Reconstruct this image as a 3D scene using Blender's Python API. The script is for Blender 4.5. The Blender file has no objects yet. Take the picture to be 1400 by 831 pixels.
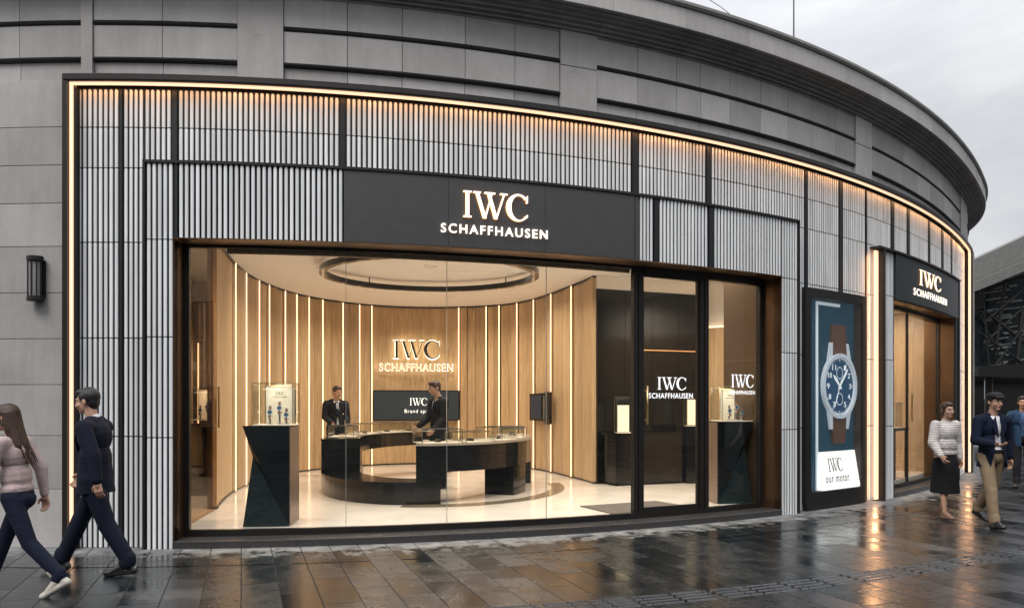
import bpy, bmesh, math, random
import numpy as np
from mathutils import Vector, Matrix, Euler
random.seed(7)
R_ = math.radians
scene = bpy.context.scene
COL = scene.collection

# ------------------------------------------------------------------ plan curve of the rounded building
F, HZ, EYE = 1100.0, 551.6, 1.57
S = np.linspace(-12, 34, 9201)
_k = .07508 - .00111*S - .0001*S**2
_k = np.where(S > 19, .08, _k); _k = np.where(S < -4, .02, _k)
_ds = S[1]-S[0]; _i0 = int(np.argmin(abs(S)))
TH = np.cumsum(_k)*_ds; TH = TH-TH[_i0]-.02469
CX = np.cumsum(np.cos(TH))*_ds; CY = np.cumsum(np.sin(TH))*_ds
CX = CX-CX[_i0]-4.83567; CY = CY-CY[_i0]+8.66199
def P(s, r=0.0):
    t = np.interp(s, S, TH)
    return float(np.interp(s, S, CX)+r*math.sin(t)), float(np.interp(s, S, CY)-r*math.cos(t))
def TAN(s):
    return float(np.interp(s, S, TH))
def sp(px, r=0.0):
    x = CX+r*np.sin(TH); y = CY-r*np.cos(TH); u = 700+F*x/y
    m0 = int(np.searchsorted(S, 0)); m1 = int(np.searchsorted(S, 26)); m = m0+int(np.argmax(u[m0:m1])); lo = int(np.searchsorted(S, -9))
    return float(np.interp(px, u[lo:m+1], S[lo:m+1]))
def GP(px, Y):                       # point at depth Y
    return (px-700)/F*Y, Y

# ------------------------------------------------------------------ materials
def new_mat(name):
    m = bpy.data.materials.new(name); m.use_nodes = True
    nt = m.node_tree; b = nt.nodes['Principled BSDF']
    return m, nt, b
def N(nt, typ, **kw):
    n = nt.nodes.new(typ)
    for k, v in kw.items():
        if k in n.inputs: n.inputs[k].default_value = v
        else: setattr(n, k, v)
    return n
def ramp(nt, fac, stops):
    n = nt.nodes.new('ShaderNodeValToRGB'); e = n.color_ramp.elements
    while len(e) < len(stops): e.new(.5)
    for i, (p, c) in enumerate(stops):
        e[i].position = p; e[i].color = (*c, 1) if len(c) == 3 else c
    nt.links.new(fac, n.inputs['Fac']); return n
def mat(name, col, rough=.5, metal=0.0, var=.12, scale=6.0, bump=.0, bscale=60, stretch=(1, 1, 1), coat=0, spec=.5, rvar=.0):
    m, nt, b = new_mat(name)
    tc = N(nt, 'ShaderNodeTexCoord'); mp = N(nt, 'ShaderNodeMapping'); mp.inputs['Scale'].default_value = stretch
    nt.links.new(tc.outputs['Object'], mp.inputs['Vector'])
    nz = N(nt, 'ShaderNodeTexNoise', Scale=scale, Detail=5.0, Roughness=.6); nt.links.new(mp.outputs[0], nz.inputs['Vector'])
    lo = tuple(max(0, c*(1-var)) for c in col); hi = tuple(min(1, c*(1+var)) for c in col)
    cr = ramp(nt, nz.outputs['Fac'], [(.3, lo), (.7, hi)])
    nt.links.new(cr.outputs[0], b.inputs['Base Color'])
    b.inputs['Roughness'].default_value = rough; b.inputs['Metallic'].default_value = metal
    b.inputs['Coat Weight'].default_value = coat; b.inputs['Specular IOR Level'].default_value = spec
    if rvar:
        mr = N(nt, 'ShaderNodeMapRange'); mr.inputs[3].default_value = max(.02, rough-rvar); mr.inputs[4].default_value = rough+rvar
        nt.links.new(nz.outputs['Fac'], mr.inputs[0]); nt.links.new(mr.outputs[0], b.inputs['Roughness'])
    if bump:
        n2 = N(nt, 'ShaderNodeTexNoise', Scale=bscale, Detail=4.0); nt.links.new(mp.outputs[0], n2.inputs['Vector'])
        bp = N(nt, 'ShaderNodeBump', Strength=bump, Distance=.01); nt.links.new(n2.outputs['Fac'], bp.inputs['Height'])
        nt.links.new(bp.outputs[0], b.inputs['Normal'])
    return m
def emis(name, col, strength):
    m, nt, b = new_mat(name)
    b.inputs['Base Color'].default_value = (*col, 1); b.inputs['Emission Color'].default_value = (*col, 1)
    b.inputs['Emission Strength'].default_value = strength; b.inputs['Roughness'].default_value = .6
    return m
def stone_mat(name, c1, c2, rough=.8):
    m, nt, b = new_mat(name)
    tc = N(nt, 'ShaderNodeTexCoord')
    n1 = N(nt, 'ShaderNodeTexNoise', Scale=1.1, Detail=6.0, Roughness=.65); nt.links.new(tc.outputs['Object'], n1.inputs['Vector'])
    mp = N(nt, 'ShaderNodeMapping'); mp.inputs['Scale'].default_value = (1.6, 1.6, 1.1); nt.links.new(tc.outputs['Object'], mp.inputs['Vector'])
    n2 = N(nt, 'ShaderNodeTexNoise', Scale=1.6, Detail=5.0, Roughness=.7); nt.links.new(mp.outputs[0], n2.inputs['Vector'])
    n3 = N(nt, 'ShaderNodeTexNoise', Scale=160.0, Detail=2.0); nt.links.new(tc.outputs['Object'], n3.inputs['Vector'])
    a = N(nt, 'ShaderNodeMath', operation='ADD'); nt.links.new(n1.outputs['Fac'], a.inputs[0]); nt.links.new(n2.outputs['Fac'], a.inputs[1])
    a2 = N(nt, 'ShaderNodeMath', operation='MULTIPLY'); a2.inputs[1].default_value = .5; nt.links.new(a.outputs[0], a2.inputs[0])
    cr = ramp(nt, a2.outputs[0], [(.34, c1), (.62, c2)])
    # per block tint from a colour attribute
    at = N(nt, 'ShaderNodeAttribute', attribute_name='tint')
    mx = N(nt, 'ShaderNodeMix', data_type='RGBA', blend_type='MULTIPLY'); mx.inputs[0].default_value = 1
    nt.links.new(cr.outputs[0], mx.inputs[6]); nt.links.new(at.outputs['Color'], mx.inputs[7])
    mps = N(nt, 'ShaderNodeMapping'); mps.inputs['Scale'].default_value = (14, 14, .8); nt.links.new(tc.outputs['Object'], mps.inputs['Vector'])
    ns = N(nt, 'ShaderNodeTexNoise', Scale=1.0, Detail=6.0, Roughness=.7); nt.links.new(mps.outputs[0], ns.inputs['Vector'])
    rs_ = ramp(nt, ns.outputs['Fac'], [(.42, (.78, .77, .75)), (.56, (1, 1, 1))]); mxs = N(nt, 'ShaderNodeMix', data_type='RGBA', blend_type='MULTIPLY'); mxs.inputs[0].default_value = .22
    nt.links.new(mx.outputs[2], mxs.inputs[6]); nt.links.new(rs_.outputs[0], mxs.inputs[7]); mx = mxs
    mx2 = N(nt, 'ShaderNodeMix', data_type='RGBA', blend_type='MULTIPLY'); mx2.inputs[0].default_value = .35
    cr2 = ramp(nt, n3.outputs['Fac'], [(.3, (.6, .6, .6)), (.6, (1, 1, 1))])
    nt.links.new(mx.outputs[2], mx2.inputs[6]); nt.links.new(cr2.outputs[0], mx2.inputs[7])
    nt.links.new(mx2.outputs[2], b.inputs['Base Color']); b.inputs['Roughness'].default_value = rough
    b.inputs['Specular IOR Level'].default_value = .3
    bp = N(nt, 'ShaderNodeBump', Strength=.25, Distance=.004); nt.links.new(n3.outputs['Fac'], bp.inputs['Height']); nt.links.new(bp.outputs[0], b.inputs['Normal'])
    return m
def wood_mat(name, c1, c2, horiz=False):
    m, nt, b = new_mat(name)
    tc = N(nt, 'ShaderNodeTexCoord'); mp = N(nt, 'ShaderNodeMapping'); mp.inputs['Scale'].default_value = (9, 9, .55)
    nt.links.new(tc.outputs['Object'], mp.inputs['Vector'])
    n1 = N(nt, 'ShaderNodeTexNoise', Scale=2.2, Detail=8.0, Roughness=.6, Distortion=.6); nt.links.new(mp.outputs[0], n1.inputs['Vector'])
    mp2 = N(nt, 'ShaderNodeMapping'); mp2.inputs['Scale'].default_value = (70, 70, 1.5); nt.links.new(tc.outputs['Object'], mp2.inputs['Vector'])
    n2 = N(nt, 'ShaderNodeTexNoise', Scale=2.0, Detail=4.0); nt.links.new(mp2.outputs[0], n2.inputs['Vector'])
    a = N(nt, 'ShaderNodeMath', operation='MULTIPLY_ADD'); a.inputs[1].default_value = .45
    nt.links.new(n2.outputs['Fac'], a.inputs[0]); 
    a0 = N(nt, 'ShaderNodeMath', operation='MULTIPLY'); a0.inputs[1].default_value = .6; nt.links.new(n1.outputs['Fac'], a0.inputs[0]); nt.links.new(a0.outputs[0], a.inputs[2])
    cr = ramp(nt, a.outputs[0], [(.38, c1), (.66, c2)])
    at = N(nt, 'ShaderNodeAttribute', attribute_name='tint'); mx = N(nt, 'ShaderNodeMix', data_type='RGBA', blend_type='MULTIPLY'); mx.inputs[0].default_value = 1
    nt.links.new(cr.outputs[0], mx.inputs[6]); nt.links.new(at.outputs['Color'], mx.inputs[7]); nt.links.new(mx.outputs[2], b.inputs['Base Color']); b.inputs['Roughness'].default_value = .42
    return m
def glass_mat(name, tint=(1, 1, 1), refl=1.0, rough=0.0):
    m = bpy.data.materials.new(name); m.use_nodes = True; nt = m.node_tree
    nt.nodes.clear(); out = N(nt, 'ShaderNodeOutputMaterial')
    tr = N(nt, 'ShaderNodeBsdfTransparent'); tr.inputs[0].default_value = (*tint, 1)
    gl = N(nt, 'ShaderNodeBsdfGlossy'); gl.inputs['Roughness'].default_value = rough
    fr = N(nt, 'ShaderNodeFresnel', IOR=1.45); ge = N(nt, 'ShaderNodeNewGeometry'); im = N(nt, 'ShaderNodeMapRange'); im.inputs[3].default_value = 1.45; im.inputs[4].default_value = 1/1.45
    nt.links.new(ge.outputs['Backfacing'], im.inputs[0]); nt.links.new(im.outputs[0], fr.inputs['IOR']); mu = N(nt, 'ShaderNodeMath', operation='MULTIPLY'); mu.inputs[1].default_value = refl
    mx = N(nt, 'ShaderNodeMixShader'); nt.links.new(fr.outputs[0], mu.inputs[0]); nt.links.new(mu.outputs[0], mx.inputs[0])
    nt.links.new(tr.outputs[0], mx.inputs[1]); nt.links.new(gl.outputs[0], mx.inputs[2]); nt.links.new(mx.outputs[0], out.inputs[0])
    return m
def paving_mat(name, wet):
    m, nt, b = new_mat(name)
    tc = N(nt, 'ShaderNodeTexCoord'); mp = N(nt, 'ShaderNodeMapping'); mp.inputs['Rotation'].default_value = (0, 0, R_(-108.6))
    nt.links.new(tc.outputs['Object'], mp.inputs['Vector'])
    wn = N(nt, 'ShaderNodeTexNoise', Scale=1.1, Detail=2.0); nt.links.new(tc.outputs['Object'], wn.inputs['Vector'])
    br = N(nt, 'ShaderNodeTexBrick', Scale=1.0); br.offset = .5
    br.inputs['Mortar Size'].default_value = .0055; br.inputs['Mortar Smooth'].default_value = .3
    br.inputs['Brick Width'].default_value = .92; br.inputs['Row Height'].default_value = .305
    br.inputs['Color1'].default_value = (0, 0, 0, 1); br.inputs['Color2'].default_value = (1, 1, 1, 1); br.inputs['Mortar'].default_value = (.4, .4, .4, 1); br.inputs['Bias'].default_value = 0
    nt.links.new(mp.outputs[0], br.inputs['Vector'])
    big = N(nt, 'ShaderNodeTexNoise', Scale=.55, Detail=5.0, Roughness=.62); nt.links.new(tc.outputs['Object'], big.inputs['Vector'])
    mid = N(nt, 'ShaderNodeTexNoise', Scale=3.5, Detail=7.0, Roughness=.7); nt.links.new(mp.outputs[0], mid.inputs['Vector'])
    fine = N(nt, 'ShaderNodeTexNoise', Scale=70.0, Detail=4.0, Roughness=.6); nt.links.new(tc.outputs['Object'], fine.inputs['Vector'])
    # base colour: slate with tint per slab
    s1 = ramp(nt, br.outputs['Color'], [(0, (.007, .011, .014)), (1, (.024, .029, .033))])
    s2 = ramp(nt, mid.outputs['Fac'], [(.3, (.55, .58, .6)), (.7, (1.25, 1.2, 1.15))])
    mx = N(nt, 'ShaderNodeMix', data_type='RGBA', blend_type='MULTIPLY'); mx.inputs[0].default_value = 1
    nt.links.new(s1.outputs[0], mx.inputs[6]); nt.links.new(s2.outputs[0], mx.inputs[7])
    # dryness
    if wet:
        dr = ramp(nt, big.outputs['Fac'], [(.55, (0, 0, 0)), (.78, (.45, .45, .45))]); dry = dr.outputs[0]
    else:
        uv = N(nt, 'ShaderNodeUVMap', uv_map='across'); sx = N(nt, 'ShaderNodeSeparateXYZ'); nt.links.new(uv.outputs[0], sx.inputs[0])
        patch = N(nt, 'ShaderNodeTexNoise', Scale=5.0, Detail=6.0, Roughness=.65); nt.links.new(mp.outputs[0], patch.inputs['Vector'])
        ad = N(nt, 'ShaderNodeMath', operation='MULTIPLY_ADD'); ad.inputs[1].default_value = 1.0
        pm = N(nt, 'ShaderNodeMath', operation='MULTIPLY_ADD'); pm.inputs[1].default_value = 1.5; pm.inputs[2].default_value = -.75
        nt.links.new(patch.outputs['Fac'], pm.inputs[0]); nt.links.new(sx.outputs['Y'], ad.inputs[0]); nt.links.new(pm.outputs[0], ad.inputs[2])
        dr = ramp(nt, ad.outputs[0], [(.32, (0, 0, 0)), (.62, (1, 1, 1))]); dry = dr.outputs[0]
    dc = ramp(nt, mid.outputs['Fac'], [(.35, (.10, .105, .11)), (.65, (.24, .245, .25))])
    m2 = N(nt, 'ShaderNodeMix', data_type='RGBA'); nt.links.new(dry, m2.inputs[0]); nt.links.new(mx.outputs[2], m2.inputs[6]); nt.links.new(dc.outputs[0], m2.inputs[7])
    m3 = N(nt, 'ShaderNodeMix', data_type='RGBA', blend_type='MIX'); nt.links.new(br.outputs['Fac'], m3.inputs[0]); nt.links.new(m2.outputs[2], m3.inputs[6]); m3.inputs[7].default_value = (.012, .013, .014, 1)
    nt.links.new(m3.outputs[2], b.inputs['Base Color'])
    rr = N(nt, 'ShaderNodeMapRange'); rr.inputs[1].default_value = .3; rr.inputs[2].default_value = .72; rr.inputs[3].default_value = .06; rr.inputs[4].default_value = .26
    nt.links.new(mid.outputs['Fac'], rr.inputs[0])
    ra = N(nt, 'ShaderNodeMath', operation='MULTIPLY_ADD'); ra.inputs[1].default_value = .45; nt.links.new(dry, ra.inputs[0]); nt.links.new(rr.outputs[0], ra.inputs[2])
    rb = N(nt, 'ShaderNodeMath', operation='MULTIPLY_ADD'); rb.inputs[1].default_value = .16; nt.links.new(br.outputs['Color'], rb.inputs[0]); nt.links.new(ra.outputs[0], rb.inputs[2])
    rc_ = N(nt, 'ShaderNodeMath', operation='MULTIPLY_ADD'); rc_.inputs[1].default_value = .4; nt.links.new(br.outputs['Fac'], rc_.inputs[0]); nt.links.new(rb.outputs[0], rc_.inputs[2]); nt.links.new(rc_.outputs[0], b.inputs['Roughness'])
    sp_ = N(nt, 'ShaderNodeMapRange'); sp_.inputs[3].default_value = .8; sp_.inputs[4].default_value = .15; nt.links.new(br.outputs['Fac'], sp_.inputs[0]); nt.links.new(sp_.outputs[0], b.inputs['Specular IOR Level'])
    # bumps: slab joints, cleft surface, grain
    h1 = N(nt, 'ShaderNodeMath', operation='MULTIPLY_ADD'); h1.inputs[1].default_value = -2.2; nt.links.new(br.outputs['Fac'], h1.inputs[0])
    h2 = N(nt, 'ShaderNodeMath', operation='MULTIPLY'); h2.inputs[1].default_value = .85; nt.links.new(mid.outputs['Fac'], h2.inputs[0]); nt.links.new(h2.outputs[0], h1.inputs[2])
    h3 = N(nt, 'ShaderNodeMath', operation='MULTIPLY_ADD'); h3.inputs[1].default_value = .10; nt.links.new(fine.outputs['Fac'], h3.inputs[0]); nt.links.new(h1.outputs[0], h3.inputs[2])
    h4 = N(nt, 'ShaderNodeMath', operation='MULTIPLY_ADD'); h4.inputs[1].default_value = .5; nt.links.new(br.outputs['Color'], h4.inputs[0]); nt.links.new(h3.outputs[0], h4.inputs[2])
    bp = N(nt, 'ShaderNodeBump', Strength=.34, Distance=.008); nt.links.new(h4.outputs[0], bp.inputs['Height']); nt.links.new(bp.outputs[0], b.inputs['Normal'])
    return m

M = {}
M['stone'] = stone_mat('grey_stone', (.40, .385, .38), (.51, .495, .49))
M['stone_dark'] = stone_mat('weathered_shaded_stone', (.19, .188, .182), (.35, .345, .335))
M['mortar'] = mat('mortar', (.04, .04, .042), .9)
M['groove'] = mat('groove', (.045, .045, .048), .7)
M['frame'] = mat('dark_bronze_frame', (.035, .032, .031), .38, .6, bump=.0)
M['back'] = mat('slat_backing', (.012, .014, .017), .5, .2)
M['slat'] = mat('pale_slat', (.86, .885, .90), .4, .0, var=.07, scale=5, stretch=(1, 1, .25))
_nt = M['slat'].node_tree; _b = _nt.nodes['Principled BSDF']; _l = _b.inputs['Base Color'].links[0].from_socket
_at = N(_nt, 'ShaderNodeAttribute', attribute_name='tint'); _mx = N(_nt, 'ShaderNodeMix', data_type='RGBA', blend_type='MULTIPLY'); _mx.inputs[0].default_value = 1
_nt.links.new(_l, _mx.inputs[6]); _nt.links.new(_at.outputs['Color'], _mx.inputs[7]); _nt.links.new(_mx.outputs[2], _b.inputs['Base Color'])
M['led'] = emis('warm_led', (1.0, .63, .40), 1.08)
M['ledin'] = emis('interior_led', (1.0, .68, .42), 2.1)
M['sign'] = mat('sign_board', (.075, .074, .076), .42, .3, var=.06)
M['sign2'] = mat('sign_board_teal', (.035, .045, .052), .4, .3, var=.06)
M['letter'] = emis('lit_letter', (1.0, .86, .72), 1.5)
M['letterside'] = emis('lit_letter_side', (1.0, .62, .32), 1.2)
M['bronze'] = mat('bronze_reveal', (.16, .095, .055), .33, .85, var=.12, scale=3, rvar=.05)
M['mirror'] = mat('bronze_mirror', (.36, .27, .20), .06, 1.0, var=.05, scale=2)
M['step'] = mat('black_granite', (.045, .043, .043), .28, var=.35, scale=90, rvar=.05)
M['blackgl'] = mat('black_gloss', (.006, .0065, .007), .14, 0, var=.2, spec=.35)
M['blackcnt'] = mat('black_counter', (.006, .007, .008), .16, 0, var=.3, scale=4, spec=.5)
M['teal'] = mat('teal_lacquer', (.004, .007, .008), .16, 0, var=.2)
M['teal2'] = mat('teal_lacquer_facet', (.010, .019, .021), .2, 0, var=.2)
M['wood'] = wood_mat('oak_veneer', (.36, .235, .12), (.60, .42, .24))
M['ceil'] = mat('plaster_ceiling', (.90, .87, .83), .7, var=.03)
M['floor'] = mat('cream_marble', (.80, .74, .68), .16, 0, var=.08, scale=1.6, rvar=.04)
M['mat'] = mat('door_mat', (.10, .085, .075), .9, bump=.4, bscale=200)
M['brass'] = mat('brushed_brass', (.60, .43, .22), .3, 1.0)
M['silver'] = mat('steel', (.62, .62, .63), .22, 1.0)
M['cream'] = mat('cream_board', (.78, .70, .60), .6, var=.04)
M['glass'] = glass_mat('window_glass', (.97, .985, .98), .9)
M['glassdk'] = glass_mat('tinted_glass', (.62, .66, .66), 1.2)
M['caseglass'] = glass_mat('case_glass', (.97, .98, .97), .8)
M['decal'] = emis('white_decal', (.95, .97, 1.0), .75)
M['ink'] = mat('dark_lettering', (.02, .018, .018), .3)
M['screen'] = emis('screen_face', (.010, .016, .022), .6)
M['screentx'] = emis('screen_text', (.9, .95, .9), .8)
M['halo'] = emis('halo_light', (1.0, .88, .66), 3.0)
M['poster'] = mat('poster_blue', (.012, .065, .105), .35, var=.25, scale=2)
M['posterw'] = emis('lit_white_board', (1.0, .97, .93), .85)
M['dial'] = mat('watch_dial', (.010, .055, .11), .25, var=.3, scale=8)
M['leather'] = mat('brown_leather', (.13, .06, .035), .55, bump=.3, bscale=60)
M['silverw'] = emis('poster_steel', (.58, .63, .70), .34)
M['whitep'] = emis('poster_white', (.9, .93, .96), .5)
M['backlit'] = emis('poster_backlight', (.003, .030, .052), .8)
M['rod'] = mat('rod_metal', (.12, .12, .13), .5, .6)
M['chip'] = mat('chipped_stone', (.16, .155, .15), .9)
M['tact'] = paving_mat('tactile_slate', True)
M['pave'] = paving_mat('wet_slate', True)
M['pavedry'] = paving_mat('drying_slate', False)
M['grey_pan'] = mat('grey_panel', (.19, .19, .185), .5, .2)
M['hallgl'] = mat('hall_glass', (.02, .03, .034), .12, .0, var=.5, scale=1.5)
M['hallpale'] = mat('hall_pale_streak', (.22, .24, .25), .4, var=.5, scale=2)
M['black'] = mat('matt_black', (.006, .006, .007), .6)

# ------------------------------------------------------------------ mesh builder
class MB:
    def __init__(s): s.v = []; s.f = []; s.m = []; s.t = []; s.cur = 0; s.tint = 1.0
    def face(s, idx): s.f.append(tuple(idx)); s.m.append(s.cur); s.t.append(s.tint)
    def add(s, verts, faces):
        o = len(s.v); s.v += [tuple(p) for p in verts]
        for f in faces: s.face([o+i for i in f])
    def box(s, c, d, rz=0.0, M4=None):
        cx, cy, cz = c; dx, dy, dz = d[0]/2, d[1]/2, d[2]/2; ca, sa = math.cos(rz), math.sin(rz); vs = []
        for z in (-dz, dz):
            for x, y in ((-dx, -dy), (dx, -dy), (dx, dy), (-dx, dy)):
                p = (cx+x*ca-y*sa, cy+x*sa+y*ca, cz+z)
                vs.append(tuple(M4 @ Vector(p)) if M4 else p)
        s.add(vs, [(0, 3, 2, 1), (4, 5, 6, 7), (0, 1, 5, 4), (1, 2, 6, 5), (2, 3, 7, 6), (3, 0, 4, 7)])
    def rings(s, rings, caps=True, closed=True):
        o = len(s.v); n = len(rings[0])
        for r in rings: s.v += [tuple(p) for p in r]
        for i in range(len(rings)-1):
            for j in range(n if closed else n-1):
                a = o+i*n+j; b = o+i*n+(j+1) % n
                s.face((a, b, b+n, a+n))
        if caps:
            s.face([o+j for j in range(n)][::-1]); s.face([o+(len(rings)-1)*n+j for j in range(n)])
    def tube(s, pts, rad, n=8, caps=True):
        pts = [Vector(p) for p in pts]; rs = []
        for i, p in enumerate(pts):
            t = (pts[min(i+1, len(pts)-1)]-pts[max(i-1, 0)]).normalized()
            u = t.orthogonal().normalized() if abs(t.z) > .95 else t.cross(Vector((0, 0, 1))).normalized()
            if abs(t.z) > .95: u = (Vector((1, 0, 0))-t*t.x).normalized()
            w = t.cross(u); r = rad[i] if isinstance(rad, (list, tuple)) else rad
            rs.append([p+u*math.cos(a)*r+w*math.sin(a)*r for a in [2*math.pi*k/n for k in range(n)]])
        s.rings(rs, caps)
    def prism(s, poly, z0, z1):
        n = len(poly); o = len(s.v)
        s.v += [(x, y, z0) for x, y in poly]+[(x, y, z1) for x, y in poly]
        for j in range(n): s.face((o+j, o+(j+1) % n, o+n+(j+1) % n, o+n+j))
        s.face([o+j for j in range(n)][::-1]); s.face([o+n+j for j in range(n)])
    def cprof(s, s0, s1, prof, step=.22):
        n = max(1, int(math.ceil((s1-s0)/step))); rs = []
        for i in range(n+1):
            q = s0+(s1-s0)*i/n
            rs.append([(*P(q, r), z) for r, z in prof])
        s.rings(rs)
    def cbox(s, s0, s1, r0, r1, z0, z1, step=.22, ch=0):
        if ch: prof = [(r0, z0), (r1-ch, z0), (r1, z0+ch), (r1, z1-ch), (r1-ch, z1), (r0, z1)]
        else: prof = [(r0, z0), (r1, z0), (r1, z1), (r0, z1)]
        s.cprof(s0, s1, prof, step)
    def sphere(s, c, r, M3=None, nu=14, nv=9):
        rx, ry, rz = (r, r, r) if not hasattr(r, '__len__') else r
        o = len(s.v); c = Vector(c)
        def q(p): p = Vector(p); return tuple(c+(M3 @ p if M3 else p))
        s.v.append(q((0, 0, -rz)))
        for i in range(1, nv):
            ph = -math.pi/2+math.pi*i/nv
            for j in range(nu):
                a = 2*math.pi*j/nu; s.v.append(q((rx*math.cos(ph)*math.cos(a), ry*math.cos(ph)*math.sin(a), rz*math.sin(ph))))
        s.v.append(q((0, 0, rz))); top = len(s.v)-1
        for j in range(nu): s.face((o, o+1+(j+1) % nu, o+1+j))
        for i in range(nv-2):
            for j in range(nu):
                a = o+1+i*nu+j; b = o+1+i*nu+(j+1) % nu; s.face((a, b, b+nu, a+nu))
        for j in range(nu): s.face((top, o+1+(nv-2)*nu+j, o+1+(nv-2)*nu+(j+1) % nu))
    def mesh(s, name, mats, smooth=False, recalc=True):
        me = bpy.data.meshes.new(name); me.from_pydata(s.v, [], s.f)
        for m in (mats if isinstance(mats, (list, tuple)) else [mats]): me.materials.append(m)
        me.polygons.foreach_set('material_index', s.m)
        ca = me.color_attributes.new('tint', 'FLOAT_COLOR', 'CORNER'); arr = []
        for p, t in zip(me.polygons, s.t): arr += [t, t, t, 1]*p.loop_total
        ca.data.foreach_set('color', arr)
        if recalc:
            bm = bmesh.new(); bm.from_mesh(me); bmesh.ops.recalc_face_normals(bm, faces=bm.faces); bm.to_mesh(me); bm.free()
        if smooth: me.polygons.foreach_set('use_smooth', [True]*len(me.polygons))
        me.update(); return me
    def build(s, name, mats, parent=None, smooth=False, label=None):
        o = bpy.data.objects.new(name, s.mesh(name, mats, smooth)); COL.objects.link(o)
        if parent is not None: setpar(o, parent)
        if label: o['label'] = label
        return o
def setpar(o, parent):
    o.parent = parent; o.matrix_parent_inverse = Matrix.Identity(4)
    w = world_of(parent)
    if o.data is not None and not o.get('_local'):      # geometry was written in world coordinates
        o.matrix_parent_inverse = w.inverted()
def world_of(o):
    m = Matrix.LocRotScale(o.location, o.rotation_euler, o.scale)
    return (world_of(o.parent) @ o.matrix_parent_inverse @ m) if o.parent else m
def tag(o, label=None, cat=None, group=None, kind=None):
    if label: o['label'] = label
    if cat: o['category'] = cat
    if group: o['group'] = group
    if kind: o['kind'] = kind
    return o
def empty(name, loc, label, cat, group=None, rz=0.0):
    o = bpy.data.objects.new(name, None); COL.objects.link(o); o.location = loc; o.rotation_euler = (0, 0, rz); o.empty_display_size = .2
    return tag(o, label, cat, group)
def local(mb, name, mats, parent, smooth=False, label=None):     # geometry written in the parent's own frame
    o = bpy.data.objects.new(name, mb.mesh(name, mats, smooth)); COL.objects.link(o); o.parent = parent
    if label: o['label'] = label
    return o
def copy_tree(o, parent=None):
    c = o.copy(); COL.objects.link(c); c.parent = parent
    for ch in list(o.children): copy_tree(ch, c)
    return c
def struct(o): o['kind'] = 'structure'; return o

# ------------------------------------------------------------------ lettering
def arc(cx, cy, rx, ry, a0, a1, n): return [(cx+rx*math.cos(R_(a0+(a1-a0)*i/n)), cy+ry*math.sin(R_(a0+(a1-a0)*i/n))) for i in range(n+1)]
def strips(outer, inner): return [[outer[i], outer[i+1], inner[i+1], inner[i]] for i in range(len(outer)-1)]
def iwc_polys(inline=False):
    L = []
    def thick(a, b, w):      # slanted stroke from top x=a to bottom x=b
        if inline:
            g = w*.2; k = (w-g)/2
            L.append([(a, 1), (a+k, 1), (b+k, .0), (b, .0)]); L.append([(a+k+g, 1), (a+w, 1), (b+w, .0), (b+k+g, .0)])
        else: L.append([(a, 1), (a+w, 1), (b+w, 0), (b, 0)])
    # I
    L.append([(.10, .05), (.24, .05), (.24, .95), (.10, .95)])
    L.append([(.0, .0), (.34, .0), (.34, .05), (.0, .05)]); L.append([(.0, .95), (.34, .95), (.34, 1.0), (.0, 1.0)])
    # W
    thick(.50, .84, .14); L.append([(1.19, .94), (1.24, .94), (.955, .0), (.90, .0)])
    thick(1.00, 1.32, .14); L.append([(1.72, .95), (1.78, .95), (1.44, .0), (1.385, .0)])
    L.append([(.42, .95), (.74, .95), (.74, 1), (.42, 1)]); L.append([(.90, .95), (1.36, .95), (1.36, 1), (.90, 1)]); L.append([(1.58, .95), (1.90, .95), (1.90, 1), (1.58, 1)])
    # C
    o = arc(2.38, .5, .53, .53, 42, 318, 22); i = [(2.40+(.36+.13*abs(math.cos(R_(42+276*k/22-0)/1.0 if False else math.radians((42+276*k/22-180)*.9)))*0)*math.cos(R_(42+276*k/22))+.02, .5+.475*math.sin(R_(42+276*k/22))) for k in range(23)]
    L += strips(o, i)
    if inline: pass
    L.append([(2.74, .70), (2.80, .70), (2.80, 1.0), (2.755, .90)]); L.append([(2.765, .12), (2.80, .16), (2.80, .26), (2.74, .22)])
    return L
IWC_W = 2.82
def poly_letters(polys, W, mapf, d0, d1, mb):
    for pl in polys:
        n = len(pl); o = len(mb.v)
        for d in (d0, d1):
            for x, y in pl: mb.v.append(mapf(x/W, y, d))
        for j in range(n): mb.cur = 1; mb.face((o+j, o+(j+1) % n, o+n+(j+1) % n, o+n+j))
        mb.cur = 0; mb.face([o+j for j in range(n)][::-1]); mb.face([o+n+j for j in range(n)])
_cache = {}
def text_mesh(txt, space=1.15, shear=0.0, bold=.0):
    key = (txt, space, shear, bold)
    if key in _cache: return _cache[key]
    cu = bpy.data.curves.new('t', 'FONT'); cu.body = txt; cu.space_character = space; cu.shear = shear; cu.extrude = .5; cu.resolution_u = 4; cu.offset = bold
    ob = bpy.data.objects.new('t', cu); COL.objects.link(ob)
    dg = bpy.context.evaluated_depsgraph_get(); me = bpy.data.meshes.new_from_object(ob.evaluated_get(dg))
    vs = [tuple(v.co) for v in me.vertices]; fs = [tuple(p.vertices) for p in me.polygons]
    bpy.data.objects.remove(ob); bpy.data.curves.remove(cu); bpy.data.meshes.remove(me)
    x0 = min(v[0] for v in vs); x1 = max(v[0] for v in vs); y0 = min(v[1] for v in vs); y1 = max(v[1] for v in vs)
    vs = [((v[0]-x0)/(x1-x0), (v[1]-y0)/(y1-y0), v[2]+.5) for v in vs]
    _cache[key] = (vs, fs); return _cache[key]
def add_text(mb, txt, mapf, d0, d1, **kw):
    vs, fs = text_mesh(txt, **kw); mb.cur = 0
    mb.add([mapf(x, y, d0+(d1-d0)*z) for x, y, z in vs], fs)
def curve_map(s0, s1, z0, z1):           # on the facade curve
    def f(u, v, d): return (*P(s0+(s1-s0)*u, d), z0+(z1-z0)*v)
    return f
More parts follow.
